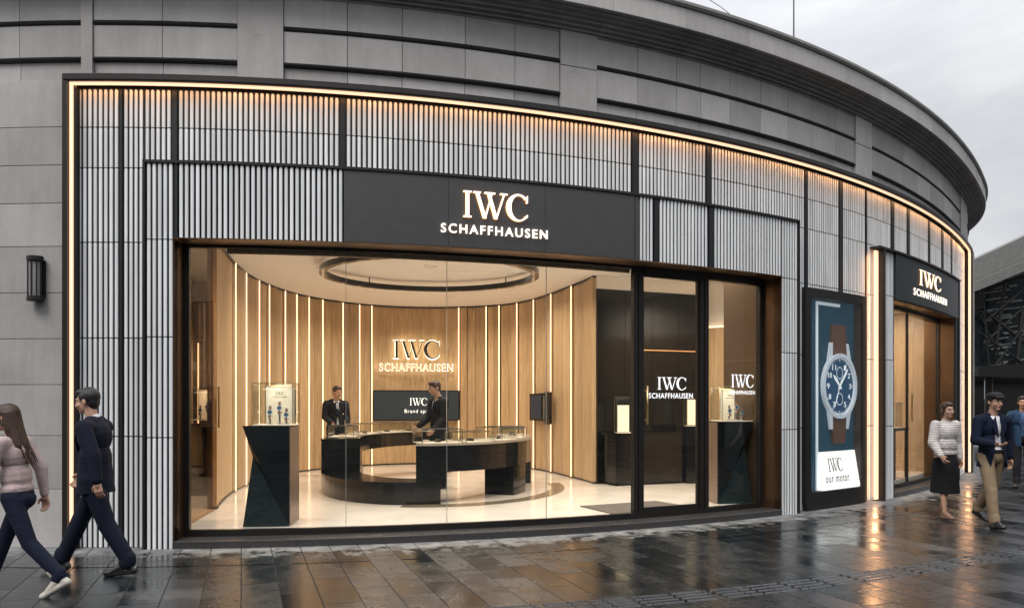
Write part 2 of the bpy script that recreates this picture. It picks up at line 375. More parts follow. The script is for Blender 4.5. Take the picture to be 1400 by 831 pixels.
def plane_map(o, ux, n, w, z0, z1):      # on an upright flat plane: origin, direction, normal
    o = Vector((o[0], o[1], 0)); ux = Vector((ux[0], ux[1], 0)).normalized(); n = Vector((n[0], n[1], 0)).normalized()
    def f(u, v, d): p = o+ux*(w*u)+n*d; return (p.x, p.y, z0+(z1-z0)*v)
    return f

# ================================================================== GROUND
mb = MB(); mb.add([(-70, -70, 0), (90, -70, 0), (90, 130, 0), (-70, 130, 0)], [(0, 1, 2, 3)])
pav = struct(mb.build('pavement', M['pave']))
def strip(name, s0, s1, r0, r1, z, m, n=60, uv=True):
    vs = []; fs = []
    K = 4
    for i in range(n+1):
        q = s0+(s1-s0)*i/n
        for k in range(K+1): vs.append((*P(q, r0+(r1-r0)*k/K), z))
    for i in range(n):
        for k in range(K): a = i*(K+1)+k; fs.append((a, a+1, a+K+2, a+K+1))
    me = bpy.data.meshes.new(name); me.from_pydata(vs, [], fs); me.materials.append(m)
    l = me.uv_layers.new(name='across')
    for p in me.polygons:
        for li in p.loop_indices:
            vi = me.loops[li].vertex_index; l.data[li].uv = ((vi//(K+1))/n, 1-(vi % (K+1))/K)
    o = bpy.data.objects.new(name, me); COL.objects.link(o)
    bm = bmesh.new(); bm.from_mesh(me); bmesh.ops.recalc_face_normals(bm, faces=bm.faces)
    if bm.faces[0].normal.z < 0: bmesh.ops.reverse_faces(bm, faces=bm.faces)
    bm.to_mesh(me); bm.free()
    return struct(o)
strip('pavement_edge', -6, 24, -.40, .95, .004, M['pavedry'], 90)
# tactile paving: rows of tiles with four raised bars
mb = MB()
for i in range(46):
    s0 = -1+i*.62; s1 = s0+.6
    for k in range(4):
        r = 3.02+k*.085
        for h0, h1 in ((0, .47), (.53, 1)):
            a, b_ = s0+(s1-s0)*h0, s0+(s1-s0)*h1
            mb.cprof(a, b_, [(r, .0), (r+.010, .008), (r+.036, .008), (r+.046, .0)], .3)
struct(mb.build('tactile_paving', M['tact']))

# ================================================================== STONE BUILDING
s_l = sp(88); s_r = sp(1326.5)
bld = empty('stone_building', (P(0, -.5)[0], P(0, -.5)[1], 0), 'rounded grey stone building with a ribbed dark cornice above the shop', 'building')
mb = MB(); mbp = MB(); mbg = MB()
SE = 27.0
def blk(s0, s1, z0, z1, r, g=.0035, ch=.004, m=None):
    m = m or mb; m.tint = random.uniform(.80, 1.08); m.cbox(s0+g, s1-g, -.30, r, z0+g, z1-g, .3, ch)
jp = [sp(p) for p in (222, 325)]
joints = [sp(p, -.1) for p in (128, 222, 325)]
bays = [  # (start, end, interior joints)
    (-8.6, sp(112, -.1), [-7.9, -7.2, -6.5, -5.8, -5.1, -4.4, -3.7, -3.0, -2.2, -1.4, -.55]),
    (sp(128, -.1), sp(325, -.1), [sp(222, -.1)]),
    (sp(388, -.1), sp(765, -.1), [sp(p, -.1) for p in (475, 550, 636, 704)]),
    (sp(815, -.1), sp(1168, -.1), [sp(p, -.1) for p in (872, 925, 958, 998, 1040, 1077, 1110, 1142)]),
    (sp(1190, -.1), sp(1312, -.1), [sp(p, -.1) for p in (1235, 1254, 1272, 1290, 1302)]),
    (19.0, SE, [19.7+.7*i for i in range(11)])]
for a, b_, js in bays:
    mb = MB(); e = [a]+js+[b_]
    for i in range(len(e)-1):
        blk(e[i], e[i+1], 5.735, 6.10, -.10); blk(e[i], e[i+1], 5.335, 5.690, -.10)
        blk(e[i], e[i+1], 5.09, 5.295, -.125)
    mb.build('frieze_panel', M['stone'], bld)
    # dark drip mouldings in the grooves
    for z in (5.690, 5.295):
        mbg.cprof(a, b_, [(-.20, z), (-.115, z), (-.085, z+.008), (-.072, z+.022), (-.085, z+.03), (-.12, z+.043), (-.20, z+.043)], .3)
# pilasters
for a, b_ in ((112, 128), (325, 388), (765, 815), (1168, 1190)):
    mbp = MB(); blk(sp(a, -.1), sp(b_, -.1), 5.09, 5.66 if a > 400 else 6.10, -.075, m=mbp)
    if a > 400: blk(sp(a, -.1), sp(b_, -.1), 5.66, 6.10, -.075, m=mbp)
    mbp.build('pilaster', M['stone'], bld)
mbp = MB(); blk(sp(1312, -.1), 19.0, 5.09, 6.10, -.075, m=mbp); mbp.build('pilaster', M['stone'], bld)
mbL, mbR = MB(), MB()
# left wall and right wall courses
zc = [0.0, .64, 1.22, 1.775, 2.275, 2.775, 3.28, 3.75, 4.165, 4.58, 5.09]
for i in range(len(zc)-1):
    off = .35*(i % 2)
    e = [-8.6]+[-7.6+off+1.45*k for k in range(5)]+[s_l+.02]
    e = [q for q in e if q <= s_l+.02]
    e = [q for q in e if q == s_l+.02 or q < -1.2]
    for k in range(len(e)-1): blk(e[k], e[k+1], zc[i], zc[i+1], -.10, g=.0025, m=mbL)
    e = [s_r+.10]+[s_r+.6+off+.8*k for k in range(8)]
    for k in range(len(e)-1): blk(e[k], e[k+1], zc[i], zc[i+1], .035, g=.003, m=mbR)
mbL.build('stone_courses', M['stone'], bld); mbR.build('stone_courses', M['stone'], bld)

mbg.build('groove_moulding', M['groove'], bld)
mb = MB(); mb.cbox(-8.6, s_l+.0, -.5, -.145, 0, 6.5, .4); mb.cbox(s_r+.12, SE, -.6, -.145, 0, 6.5, .4); mb.cbox(s_l+.001, s_r+.119, -.5, -.145, 5.0, 6.5, .4)
mb.build('wall_core', M['mortar'], bld)
# cornice
mb = MB()
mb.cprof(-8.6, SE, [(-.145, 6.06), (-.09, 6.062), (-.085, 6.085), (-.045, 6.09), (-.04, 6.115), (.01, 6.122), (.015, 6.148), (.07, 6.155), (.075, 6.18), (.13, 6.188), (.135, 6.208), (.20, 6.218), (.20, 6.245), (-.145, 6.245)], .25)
mb.build('cornice_moulding', M['stone_dark'], bld)  # dirty stone, with the underside shade also put into its dark colour
mb = MB(); q = -8.6
while q < SE:
    mb.tint = random.uniform(.9, 1.08); mb.cbox(q+.002, q+1.05-.002, -.14, .27, 6.247, 6.50, .27, .004); q += 1.05
mb.build('fascia_stone', M['stone'], bld)
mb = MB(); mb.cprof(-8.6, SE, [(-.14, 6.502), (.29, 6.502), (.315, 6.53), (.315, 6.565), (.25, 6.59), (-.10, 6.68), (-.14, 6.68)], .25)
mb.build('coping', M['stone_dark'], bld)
# roof and far walls
pts = [P(-8.6+i*(SE+8.6)/40, -.15) for i in range(41)]
back = [(4.0, 34.0), (-14.0, 30.0)]
mb = MB(); mb.prism(pts+back, 6.40, 6.499); mb.build('roof', M['mortar'], bld)
mb = MB(); ee = [pts[-1]]+back+[pts[0]]
for i in range(3):
    a = Vector(ee[i]); b_ = Vector(ee[i+1]); c = (a+b_)/2; d = b_-a
    mb.box((c.x, c.y, 3.2), (d.length, .3, 6.39), math.atan2(d.y, d.x))
mb.build('rear_wall', M['stone'], bld)
# chipped marks on the pilasters (worn fixings)
for px, z, w in ((352, 5.60, .16), (789, 5.60, .2)):
    mb = MB(); s0 = sp(px, -.075)
    for k in range(26):
        a = random.uniform(0, 6.28); u = random.gauss(0, w*.35); v = random.gauss(0, .025)
        x, y = P(s0+u, -.074); mb.sphere((x, y, z+v), (random.uniform(.004, .012), .003, random.uniform(.002, .007)), Matrix.Rotation(TAN(s0), 3, 'Z') @ Matrix.Rotation(a, 3, 'Y'), 6, 4)
    mb.sphere((*P(s0, -.078), z), (w*.6, .003, .03), Matrix.Rotation(TAN(s0), 3, 'Z'), 12, 4); mb.build('chipped_mark', M['stone'], bld)
# lightning rods
x, y = P(sp(1077), .1); rod = MB(); rod.tube([(x, y, 6.6), (x, y, 8.6)], [.012, .006], 6); rod.sphere((x, y, 6.63), .03)
tag(rod.build('lightning_rod', M['rod']), 'tall straight thin rod standing on the roof edge', 'rod')
x, y = P(sp(1003), .1); rod = MB(); rod.tube([(x-.32*t-.35*t*t, y+.0, 6.62+.42*t+.05*t*t) for t in (0, .25, .5, .75, 1, 1.4)], [.005]*6, 5)
tag(rod.build('roof_wire', M['rod']), 'slack thin wire rising from the roof edge left of the rod', 'wire')
# wall sconce
s0 = sp(54, -.1); sc = empty('wall_lantern', (*P(s0, -.1), 2.92), 'black tube wall lamp with vertical bars on the left stone wall', 'wall lamp', rz=TAN(s0))
mb = MB(); mb.box((0, -.012, 0), (.15, .022, .40)); local(mb, 'backplate', M['frame'], sc)
for z in (-.215, .215):
    mb = MB(); rr = []
    for zz, k in ((z-.028, .9), (z-.02, 1), (z+.02, 1), (z+.028, .9)): rr.append([(.088*k*math.cos(a), -.075+.075*k*math.sin(a), zz) for a in [6.2832*i/16 for i in range(16)]])
    mb.rings(rr); local(mb, 'end_cap', M['frame'], sc, label='top cap' if z > 0 else 'bottom cap')
mb = MB(); mb.rings([[(.055*math.cos(a), -.075+.05*math.sin(a), zz) for a in [6.2832*i/14 for i in range(14)]] for zz in (-.187, .187)]); local(mb, 'frosted_tube', mat('frosted_glass', (.32, .33, .34), .3), sc)
for k in range(5):
    a = R_(-170+k*40); mb = MB(); mb.box((.075*math.cos(a), -.075+.065*math.sin(a), 0), (.012, .012, .372)); local(mb, 'bar', M['frame'], sc)

# ================================================================== SHOPFRONT (main)
Z_IN, Z_OP, Z_TOP = 4.17, 3.345, 4.985
shop = empty('shopfront', (P(3.5)[0], P(3.5)[1], 0), 'tall curved shopfront of pale vertical slats with a warm light line along its edge', 'shopfront')
PITCH = .0585
def slats(name, s0, s1, segs, r, parent):
    n = max(1, int(round((s1-s0)/PITCH))); p = (s1-s0)/n; mb = MB(); w = p*.60
    for i in range(n):
        sc_ = s0+p*(i+.5); x, y = P(sc_, r); t = TAN(sc_); tx, ty = math.cos(t), math.sin(t); nx, ny = math.sin(t), -math.cos(t)
        q = 1.0 if sc_ < 7.5 else .45; prof = [(-w/2, -.004), (-w/2, .006*q), (-w*.36, .011*q), (0, .013*q), (w*.36, .011*q), (w/2, .006*q), (w/2, -.004)]
        for z0, z1 in segs:
            rings = [[(x+a*k*tx+b_*nx, y+a*k*ty+b_*ny, z) for a, b_ in prof] for z, k in ((z0, 1), (z1-.02, 1), (z1-.006, .92), (z1, .7))]
            mb.tint = random.uniform(.80, 1.06); mb.rings(rings)
    o = mb.build(name, M['slat'], parent); return o
# outer band
SO = [.004, 4.575, 4.150, 3.325, 2.285, 1.215]
def segs(z0, z1, cuts):
    c = sorted([z for z in cuts if z0+.03 < z < z1-.03]); e = [z0]+c+[z1]
    return [(e[i]+(.006 if i else 0), e[i+1]-(.006 if i < len(e)-2 else 0)) for i in range(len(e)-1)]
cuts_o = [4.575, 4.135, 3.325, 2.285, 1.215]; cuts_i = [3.34, 2.29, 1.205]
RO = -.105
sx = {p: sp(p, RO+.02) for p in (104, 162, 168, 197, 234, 243, 464, 473, 864, 874, 966, 974, 1092, 1101, 1106, 1148, 1154, 1184, 1187, 1197, 1219, 1224, 1241, 1245, 1270, 1273, 1288, 1291, 1301, 1303, 1309, 1319)}
outer = [(104, 162, .01), (168, 197, .01), (197, 234, Z_IN), (243, 464, Z_IN), (473, 864, Z_IN), (874, 966, Z_IN), (974, 1092, Z_IN), (1092, 1101, .01), (1106, 1148, 3.29), (1154, 1184, 3.29), (1187, 1197, .01)]
for a, b_, z0 in outer:
    if a in (1106, 1154): z0 = 3.27
    slats('slat_panel', sx[a], sx[b_]-(.01 if a == 168 else 0), segs(z0, Z_TOP, cuts_o), RO, shop)
Z2 = 4.065
for a, b_ in ((1197, 1219), (1224, 1241), (1245, 1270), (1273, 1288), (1291, 1301), (1303, 1309)):
    slats('slat_panel', sx[a], sx[b_], segs(Z2+.03, Z_TOP, [4.575]), RO, shop)
# plain metal end panels by the right light line
mb = MB()
for z0, z1 in segs(.01, Z_TOP, [4.5, 3.9, 3.3, 2.285, 1.215]): mb.cbox(sx[1309]+.03, sx[1319], RO-.01, RO+.014, z0, z1)
mb.build('end_panel', M['slat'], shop, label='plain pale end panel beside the right light line')
# backing sheets
mb = MB()
mb.cbox(s_l+.03, sp(1104), RO-.035, RO-.006, Z_IN, 5.0); mb.cbox(s_l+.03, sp(199), RO-.035, RO-.006, 0, Z_IN-.001)
mb.cbox(sp(1090), sp(1104), RO-.035, RO-.006, 0, Z_IN-.001); mb.cbox(sp(1104)+.001, sp(1187), RO-.035, RO-.006, 3.27, 5.0)
mb.cbox(sp(1187)+.001, sp(1199), RO-.035, RO-.006, 0, 5.0); mb.cbox(sp(1199)+.001, s_r, RO-.035, RO-.006, Z2, 5.0); mb.cbox(sp(1308), s_r, RO-.035, RO-.006, 0, Z2-.001)
mb.build('backing_sheet', M['back'], shop)
# posts
for a, b_, z0 in ((162, 168, 0), (234, 243, Z_IN), (464, 473, Z_IN), (864, 874, Z_IN), (966, 974, Z_IN), (1101, 1106, 0), (1148, 1154, 3.27), (1184, 1187, 3.27), (1219, 1224, Z2), (1241, 1245, Z2), (1270, 1273, Z2), (1288, 1291, Z2), (1301, 1303, Z2)):
    mb = MB(); mb.cbox(sx[a]+.012, sx[b_]-.012, RO-.005, RO+.012, z0+.002, Z_TOP); mb.build('post', M['back'], shop)
# outer trim
mb = MB()
mb.cprof(s_l, s_r+.06, [(-.145, 5.03), (.03, 5.03), (.045, 5.045), (.045, 5.095), (.03, 5.11), (-.145, 5.11)])
mb.cbox(s_l, s_l+.055, -.145, .045, 0, 5.029); mb.cbox(s_r-.0+.003, s_r+.08, -.145, .05, 0, 5.029)
mb.build('outer_trim', M['frame'], shop)
# light lines
def led(name, boxes, parent, label, m='led'):
    mb = MB()
    for b_ in boxes: mb.cbox(*b_)
    return mb.build(name, M[m], parent, label=label)
led('light_line', [(s_l+.060, s_r-.06, -.015, .012, 4.998, 5.026)], shop, 'long warm light line along the top edge')
led('light_line', [(s_l+.062, s_l+.092, -.02, .012, .03, 4.990)], shop, 'vertical warm light line at the left edge')
led('light_line', [(s_r-.20, s_r-.03, -.02, .015, .03, 4.990)], shop, 'vertical warm light line at the right edge')
mb = MB(); mb.cbox(s_l+.1, s_l+.118, -.12, -.0, 0, 4.99); mb.build('light_channel', M['frame'], shop)
# lamps of the light line itself: thin strips washing down over the slat heads
def strip_lamp(name, p, length, dirv, axis, energy, parent, w=.02, col=(1.0, .50, .22)):
    l = bpy.data.lights.new(name, 'AREA'); l.shape = 'RECTANGLE'; l.size = length; l.size_y = w; l.energy = energy; l.color = col
    o = bpy.data.objects.new(name, l); COL.objects.link(o)
    z = -Vector(dirv).normalized(); x = Vector(axis).normalized(); y = z.cross(x).normalized()
    o.matrix_world = Matrix.Translation(p) @ Matrix((x, y, z)).transposed().to_4x4(); o.parent = parent; o.matrix_parent_inverse = world_of(parent).inverted()
nl = 15
for i in range(nl):
    sa_ = s_l+.1+(s_r-s_l-.2)*(i+.5)/nl; t_ = TAN(sa_); x, y = P(sa_, -.035)
    strip_lamp('light_line_lamp', (x, y, 4.992), (s_r-s_l)/nl*.96, (-.12*math.sin(t_), .12*math.cos(t_), -1), (math.cos(t_), math.sin(t_), 0), 1.25, shop)
x, y = P(s_l+.10, -.03); t_ = TAN(s_l); strip_lamp('light_line_lamp', (x, y, 2.5), 4.8, (math.cos(t_), math.sin(t_)+.35, 0), (0, 0, 1), 5, shop)
x, y = P(s_r-.24, -.03); t_ = TAN(s_r); strip_lamp('light_line_lamp', (x, y, 2.5), 4.8, (-math.cos(t_)-.3, -math.sin(t_)+.25, 0), (0, 0, 1), 5, shop)
x, y = P(sp(1205)-.19, -.02); t_ = TAN(sp(1200)); strip_lamp('light_line_lamp', (x, y, 2.0), 3.9, (-math.cos(t_)-.3, -math.sin(t_)+.2, 0), (0, 0, 1), 9, shop)
# ---- inner frame
a0, a1, b0, b1 = sp(198), sp(237.5), sp(1068.5), sp(1091)
mb = MB(); mb.cbox(a0-.015, b1+.012, -.09, .03, Z_IN-.01, Z_IN+.02); mb.cbox(a0-.015, a0+.010, -.13, .03, 0, Z_IN-.011); mb.cbox(b1-.012, b1+.012, -.13, .03, 0, Z_IN-.011)
mb.build('inner_trim', M['frame'], shop)
slats('slat_panel', a0+.015, a1, segs(.0, Z_IN-.012, cuts_i), .0, shop)
slats('slat_panel', b0, b1-.015, segs(.0, Z_IN-.012, cuts_i), .0, shop)
for pa, pb in ((244, 470), (874, 893), (901, 968), (976, 1068)):
    slats('slat_panel', sp(pa), sp(pb)-.005, [(Z_OP+.015, Z_IN-.012)], .0, shop)
for pa, pb in ((238.5, 243.5), (893.5, 900.5), (968.5, 975.5)):
    mb = MB(); mb.cbox(sp(pa)+.004, sp(pb)-.004, -.03, .012, Z_OP+.012, Z_IN-.012); mb.build('post', M['back'], shop)
mb = MB(); mb.cbox(a0+.011, a1, -.13, -.006, 0, Z_IN-.012); mb.cbox(b0, b1-.013, -.13, -.006, 0, Z_IN-.012); mb.cbox(a1+.001, b0-.001, -.13, -.031, Z_OP+.012, Z_IN-.012)
mb.build('backing_sheet', M['back'], shop)
RG = -.34
# reveals + soffit
mb = MB(); mb.cbox(a1-.03, a1-.0, RG-.05, -.006, .0, Z_OP); mb.cbox(b0+.0, b0+.03, RG-.05, -.006, .0, Z_OP)
mb.cprof(a1+.001, b0-.001, [(RG-.05, Z_OP), (.012, Z_OP), (.025, Z_OP+.004), (.025, Z_OP+.012), (RG-.05, Z_OP+.012)])
mb.build('reveal', M['bronze'], shop)
# fix geometry of the window frame
gl = [a1, sp(473, RG), sp(611, RG), sp(747, RG), sp(865, RG)]
d0, d1 = sp(865, RG), sp(877, RG); e0, e1 = sp(955, RG), sp(967, RG); gR = b0
mb = MB()
mb.cbox(a1+.001, b0-.001, RG-.045, RG+.03, .084, .155); mb.cbox(a1+.001, d1, RG-.045, RG+.035, Z_OP-.03, Z_OP-.001); mb.cbox(d1+.001, b0-.001, RG-.045, RG+.045, Z_OP-.085, Z_OP-.001)
mb.cbox(a1+.001, a1+.06, RG-.045, RG+.03, .156, Z_OP-.031); mb.cbox(b0-.075, b0-.001, RG-.045, RG+.03, .156, Z_OP-.086)
for q0, q1 in ((d0, d1), (e0, e1)):
    mb.cbox(q0, q0+(q1-q0)*.45, RG-.045, RG+.03, .156, Z_OP-.086); mb.cbox(q0+(q1-q0)*.55, q1, RG-.045, RG+.03, .156, Z_OP-.086); mb.cbox(q0+(q1-q0)*.45, q0+(q1-q0)*.55, RG-.03, RG+.0, .156, Z_OP-.086)
mb.cbox(d0, d1, RG-.045, RG+.03, Z_OP-.087, Z_OP-.031)
mb.build('window_frame', M['frame'], shop)
for i in range(4):
    q0 = gl[i]+(.061 if i == 0 else .003); q1 = gl[i+1]-(.001 if i == 3 else .003)
    mb = MB(); mb.cbox(q0, q1, RG-.012, RG, .156, Z_OP-.031, .5); mb.build('glass_pane', M['glass'], shop)
mb = MB()
for q in gl[1:4]: mb.cbox(q-.0028, q+.0028, RG-.013, RG+.001, .156, Z_OP-.031)
mb.build('glass_joint', mat('silicone', (.28, .28, .26), .4), shop)
mb = MB(); mb.cbox(e1+.001, b0-.076, RG-.012, RG, .156, Z_OP-.086, .5); pane_r = mb.build('glass_pane', M['glass'], shop)
dm = MB(); s0, s1 = sp(1000, RG), sp(1030, RG); cm = curve_map(s0, s1, 1.80, 1.98)
poly_letters(iwc_polys(), IWC_W, cm, RG+.001, RG+.003, dm); add_text(dm, 'SCHAFFHAUSEN', curve_map(s0-.03, s1+.03, 1.70, 1.755), RG+.001, RG+.003, space=1.1)
dm.build('window_lettering', [M['decal'], M['decal']], shop)
door = MB(); door.cbox(d1+.004, d1+.03, RG-.03, RG+.012, .156, Z_OP-.09); door.cbox(e0-.03, e0-.004, RG-.03, RG+.012, .156, Z_OP-.09); door.cbox(d1+.0301, e0-.0301, RG-.03, RG+.012, Z_OP-.12, Z_OP-.09); door.cbox(d1+.0301, e0-.0301, RG-.03, RG+.012, .156, .215)
dro = door.build('door', M['frame'], shop, label='framed glass entrance door')
mb = MB(); mb.cbox(d1+.031, e0-.031, RG-.012, RG, .216, Z_OP-.121, .5); g = mb.build('door_glass', M['glass']); setpar(g, dro)
dm = MB(); s0, s1 = sp(899, RG), sp(938, RG)
poly_letters(iwc_polys(), IWC_W, curve_map(s0, s1, 1.755, 1.92), RG+.001, RG+.003, dm); add_text(dm, 'SCHAFFHAUSEN', curve_map(sp(887, RG), sp(947, RG), 1.64, 1.71), RG+.001, RG+.003, space=1.15, bold=.01)
g = dm.build('door_lettering', [M['decal'], M['decal']]); setpar(g, dro)
mb = MB(); x, y = P(d1+.06, RG+.05); mb.tube([(x, y, 1.30), (x, y, 1.80)], .013, 10)
for z in (1.36, 1.74): xa, ya = P(d1+.06, RG); mb.tube([(xa, ya, z), (x, y, z)], .008, 8)
g = mb.build('door_handle', M['brass'], smooth=True); setpar(g, dro)
# step
mb = MB(); nq = [a1+.005, sp(406), sp(622), sp(795), sp(960), b0+.0]
for i in range(5): mb.tint = 1; mb.cbox(nq[i]+.0015, nq[i+1]-.0015, RG-.05, .012, .0, .084, .3, .004)
mb.build('threshold_step', M['step'], shop)

# ---- fascia signs
sg = empty('fascia_sign', (*P(sp(670), .0), Z_OP), 'wide charcoal fascia sign with lit serif letters over the large window', 'sign')
ed = [sp(470), sp(613), sp(745), sp(867)]
for i in range(3):
    mb = MB(); mb.cbox(ed[i]+.002, ed[i+1]-.002, -.028, .012, Z_OP+.016, Z_IN-.013, .3, .002); mb.build('sign_panel', M['sign'], sg)
mb = MB(); mb.cbox(sp(868), sp(873.5), -.028, .008, Z_OP+.016, Z_IN-.013); mb.build('sign_edge', M['sign'], sg)
def big_sign(sgn, pxa, pxb, z0, z1, pta, ptb, t0, t1, r, k=1.0):
    s0, s1 = sp(pxa, r), sp(pxb, r)
    mb = MB(); poly_letters(iwc_polys(True), IWC_W, curve_map(s0, s1, z0, z1), r+.018*k, r+.034*k, mb); mb.build('emblem_letters', [M['letter'], M['letterside']], sgn)
    mb = MB(); poly_letters(iwc_polys(), IWC_W, curve_map(s0, s1, z0, z1), r+.0015, r+.012*k, mb); mb.build('letter_backlight', [M['letterside'], M['letterside']], sgn)
    mb = MB(); add_text(mb, 'SCHAFFHAUSEN', curve_map(sp(pta, r), sp(ptb, r), t0, t1), r+.012*k, r+.03*k, space=1.28, bold=.004); mb.build('name_letters', M['letter'], sgn)
big_sign(sg, 633, 721, 3.705, 4.005, 602.5, 747.5, 3.515, 3.618, .012)

# ================================================================== LIGHTBOX
l0, l1 = sp(1104, .0)+.01, sp(1187, .0)-.01
lb = empty('poster_lightbox', (*P((l0+l1)/2, 0), .1), 'tall black framed lightbox showing a giant blue dial wristwatch', 'lightbox')
zb, zt = .10, 3.265
mb = MB()
fw = .17
mb.cbox(l0, l0+.13, -.34, -.03, zb, zt); mb.cbox(l1-.12, l1, -.34, -.03, zb, zt); mb.cbox(l0+.1301, l1-.1201, -.34, -.03, zt-.13, zt); mb.cbox(l0+.1301, l1-.1201, -.34, -.03, zb, zb+.17)
mb.cbox(l0, l1, -.37, -.341, zb, zt); mb.cbox(l0+.02, l1-.02, -.30, -.03, .0, zb-.001)
mb.build('box_frame', M['black'], lb)
w0, w1, y0, y1 = l0+.131, l1-.121, zb+.171, zt-.131
RB = -.17
mb = MB(); mb.cbox(w0, w1, RB-.02, RB, y0, y1); mb.build('poster_panel', M['backlit'], lb)
mb = MB(); qa, qb = sp(1115, RB), sp(1117, RB); mb.cbox(qa, qb, RB+.001, RB+.02, y0, y1-.03); mb.cbox(qb+.001, sp(1147, RB), RB+.001, RB+.02, y1-.075, y1-.03); mb.build('light_edge', emis('white_edge_light', (.85, .93, 1.0), .38), lb)
mb = MB(); mb.cbox(w1-.012, w1, RB+.001, -.052, y0+.01, y1-.09); mb.build('side_mesh', mat('brown_mesh', (.07, .052, .045), .5, .4, bump=.6, bscale=260, var=.4), lb)
# sloping white plinth board with lettering
zs = .84
mb = MB(); mb.cprof(qb+.002, w1-.013, [(RB+.001, y0+.001), (-.06, y0+.001), (-.06, y0+.03), (RB+.02, zs), (RB+.001, zs)]); mb.build('white_board', M['posterw'], lb)
def slope_map(s0, s1, z0, z1):
    def f(u, v, d):
        z = z0+(z1-z0)*v; r = -.06+(RB+.02+.06)*(z-y0-.03)/(zs-y0-.03)
        return (*P(s0+(s1-s0)*u, r+d), z)
    return f
wc = sp(1144, -.09)
mb = MB(); poly_letters(iwc_polys(), IWC_W, slope_map(wc-.20, wc+.20, .54, .74), .002, .004, mb); add_text(mb, 'our motor.', slope_map(wc-.32, wc+.38, .38, .48), .002, .004, shear=.25, space=1.2); mb.build('board_lettering', [M['ink'], M['ink']], lb)
# watch
cs, cz = sp(1144, RB), 1.84
def disc(mb, ro, ri, r0, r1, n=48, sx_=1.0):
    for i in range(n):
        a, b_ = 2*math.pi*i/n, 2*math.pi*(i+1)/n
        q = [(cs+ro*math.cos(a)*sx_, cz+ro*math.sin(a)), (cs+ro*math.cos(b_)*sx_, cz+ro*math.sin(b_)), (cs+ri*math.cos(b_)*sx_, cz+ri*math.sin(b_)), (cs+ri*math.cos(a)*sx_, cz+ri*math.sin(a))]
        o = len(mb.v)
        for r in (r0, r1):
            for s_, z_ in q: mb.v.append((*P(s_, r), z_))
        for j in range(4): mb.face((o+j, o+(j+1) % 4, o+4+(j+1) % 4, o+4+j))
        mb.face((o, o+1, o+2, o+3)); mb.face((o+4, o+5, o+6, o+7))
sm_ = mat('strap_lit', (.19, .09, .06), .5, bump=.5, bscale=40)
for z0, z1, hw0, hw1 in ((cz+.46, cz+.94, .24, .19), (cz-.88, cz-.46, .16, .24)):
    mb = MB(); mb.rings([[(*P(cs-hw0, RB+.002), z0), (*P(cs+hw0, RB+.002), z0), (*P(cs+hw0, RB+.05), z0), (*P(cs-hw0, RB+.05), z0)], [(*P(cs-hw1, RB+.002), z1), (*P(cs+hw1, RB+.002), z1), (*P(cs+hw1, RB+.04), z1), (*P(cs-hw1, RB+.04), z1)]]); mb.build('watch_strap', sm_, lb)

mb = MB(); disc(mb, .50, .445, RB+.02, RB+.075); 
for sx_ in (-1, 1):
    for sz_ in (-1, 1): mb.rings([[(*P(cs+sx_*.34, r), cz+sz_*.36) for r in (RB+.02, RB+.06)]+[(*P(cs+sx_*.22, r), cz+sz_*.46) for r in (RB+.06, RB+.02)], [(*P(cs+sx_*.27, r), cz+sz_*.66) for r in (RB+.02, RB+.05)]+[(*P(cs+sx_*.20, r), cz+sz_*.66) for r in (RB+.05, RB+.02)]])
mb.cbox(cs+.53, cs+.60, RB+.025, RB+.065, cz-.05, cz+.05)
mb.build('watch_case', M['silverw'], lb)
mb = MB(); disc(mb, .446, .01, RB+.02, RB+.045, 40); mb.build('watch_dial', emis('dial_blue', (.008, .05, .11), .6), lb)
mb = MB(); disc(mb, .435, .425, RB+.046, RB+.049, 48)
def hand(ang, ln, w, tail=.06):
    a = R_(ang); dx, dz = math.sin(a), math.cos(a); px_, pz_ = dz, -dx; o = len(mb.v)
    for r in (RB+.05, RB+.056):
        for l, ww in ((-tail, w*.6), (ln*.75, w), (ln, .004)):
            mb.v.append((*P(cs+dx*l-px_*ww/2, r), cz+dz*l-pz_*ww/2)); mb.v.append((*P(cs+dx*l+px_*ww/2, r), cz+dz*l+pz_*ww/2))
    for k in (0, 6):
        mb.face((o+k, o+k+1, o+k+3, o+k+2)); mb.face((o+k+2, o+k+3, o+k+5, o+k+4))
    for a_, b_ in ((0, 2), (2, 4), (4, 5), (5, 3), (3, 1), (1, 0)): mb.face((o+a_, o+b_, o+6+b_, o+6+a_))
hand(-48, .25, .05); hand(42, .36, .04); hand(205, .37, .012, .1)
for k in range(60):
    a = R_(6*k); l0_, l1_ = (.395, .418) if k % 5 else (.375, .418); w = .006 if k % 5 else .012
    dx, dz = math.sin(a), math.cos(a); px_, pz_ = dz, -dx; o = len(mb.v)
    for l in (l0_, l1_):
        for sg_ in (-1, 1): mb.v.append((*P(cs+dx*l+px_*w*sg_/2, RB+.049), cz+dz*l+pz_*w*sg_/2))
    mb.face((o, o+1, o+3, o+2))
for n_ in range(1, 13):
    a = R_(30*n_); u, v = cs+.325*math.sin(a), cz+.325*math.cos(a); t = str(n_)
    if n_ in (12, 6): continue
    add_text(mb, t, curve_map(u-.02*len(t)-.012, u+.02*len(t)+.012, v-.04, v+.04), RB+.046, RB+.05)
for (u, v) in ((cs, cz+.2), (cs, cz-.2)):       # two sub dials
    for i in range(20):
        a, b_ = 6.2832*i/20, 6.2832*(i+1)/20; o = len(mb.v)
        for rr_, ang in ((.095, a), (.095, b_), (.085, b_), (.085, a)): mb.v.append((*P(u+rr_*math.sin(ang), RB+.049), v+rr_*math.cos(ang)))
        mb.face((o, o+1, o+2, o+3))
mb.build('dial_markings', M['whitep'], lb)
mb = MB(); mb.cbox(w0, w1, -.047, -.039, y0, y1, .5); mb.build('glass_pane', M['glass'], lb)

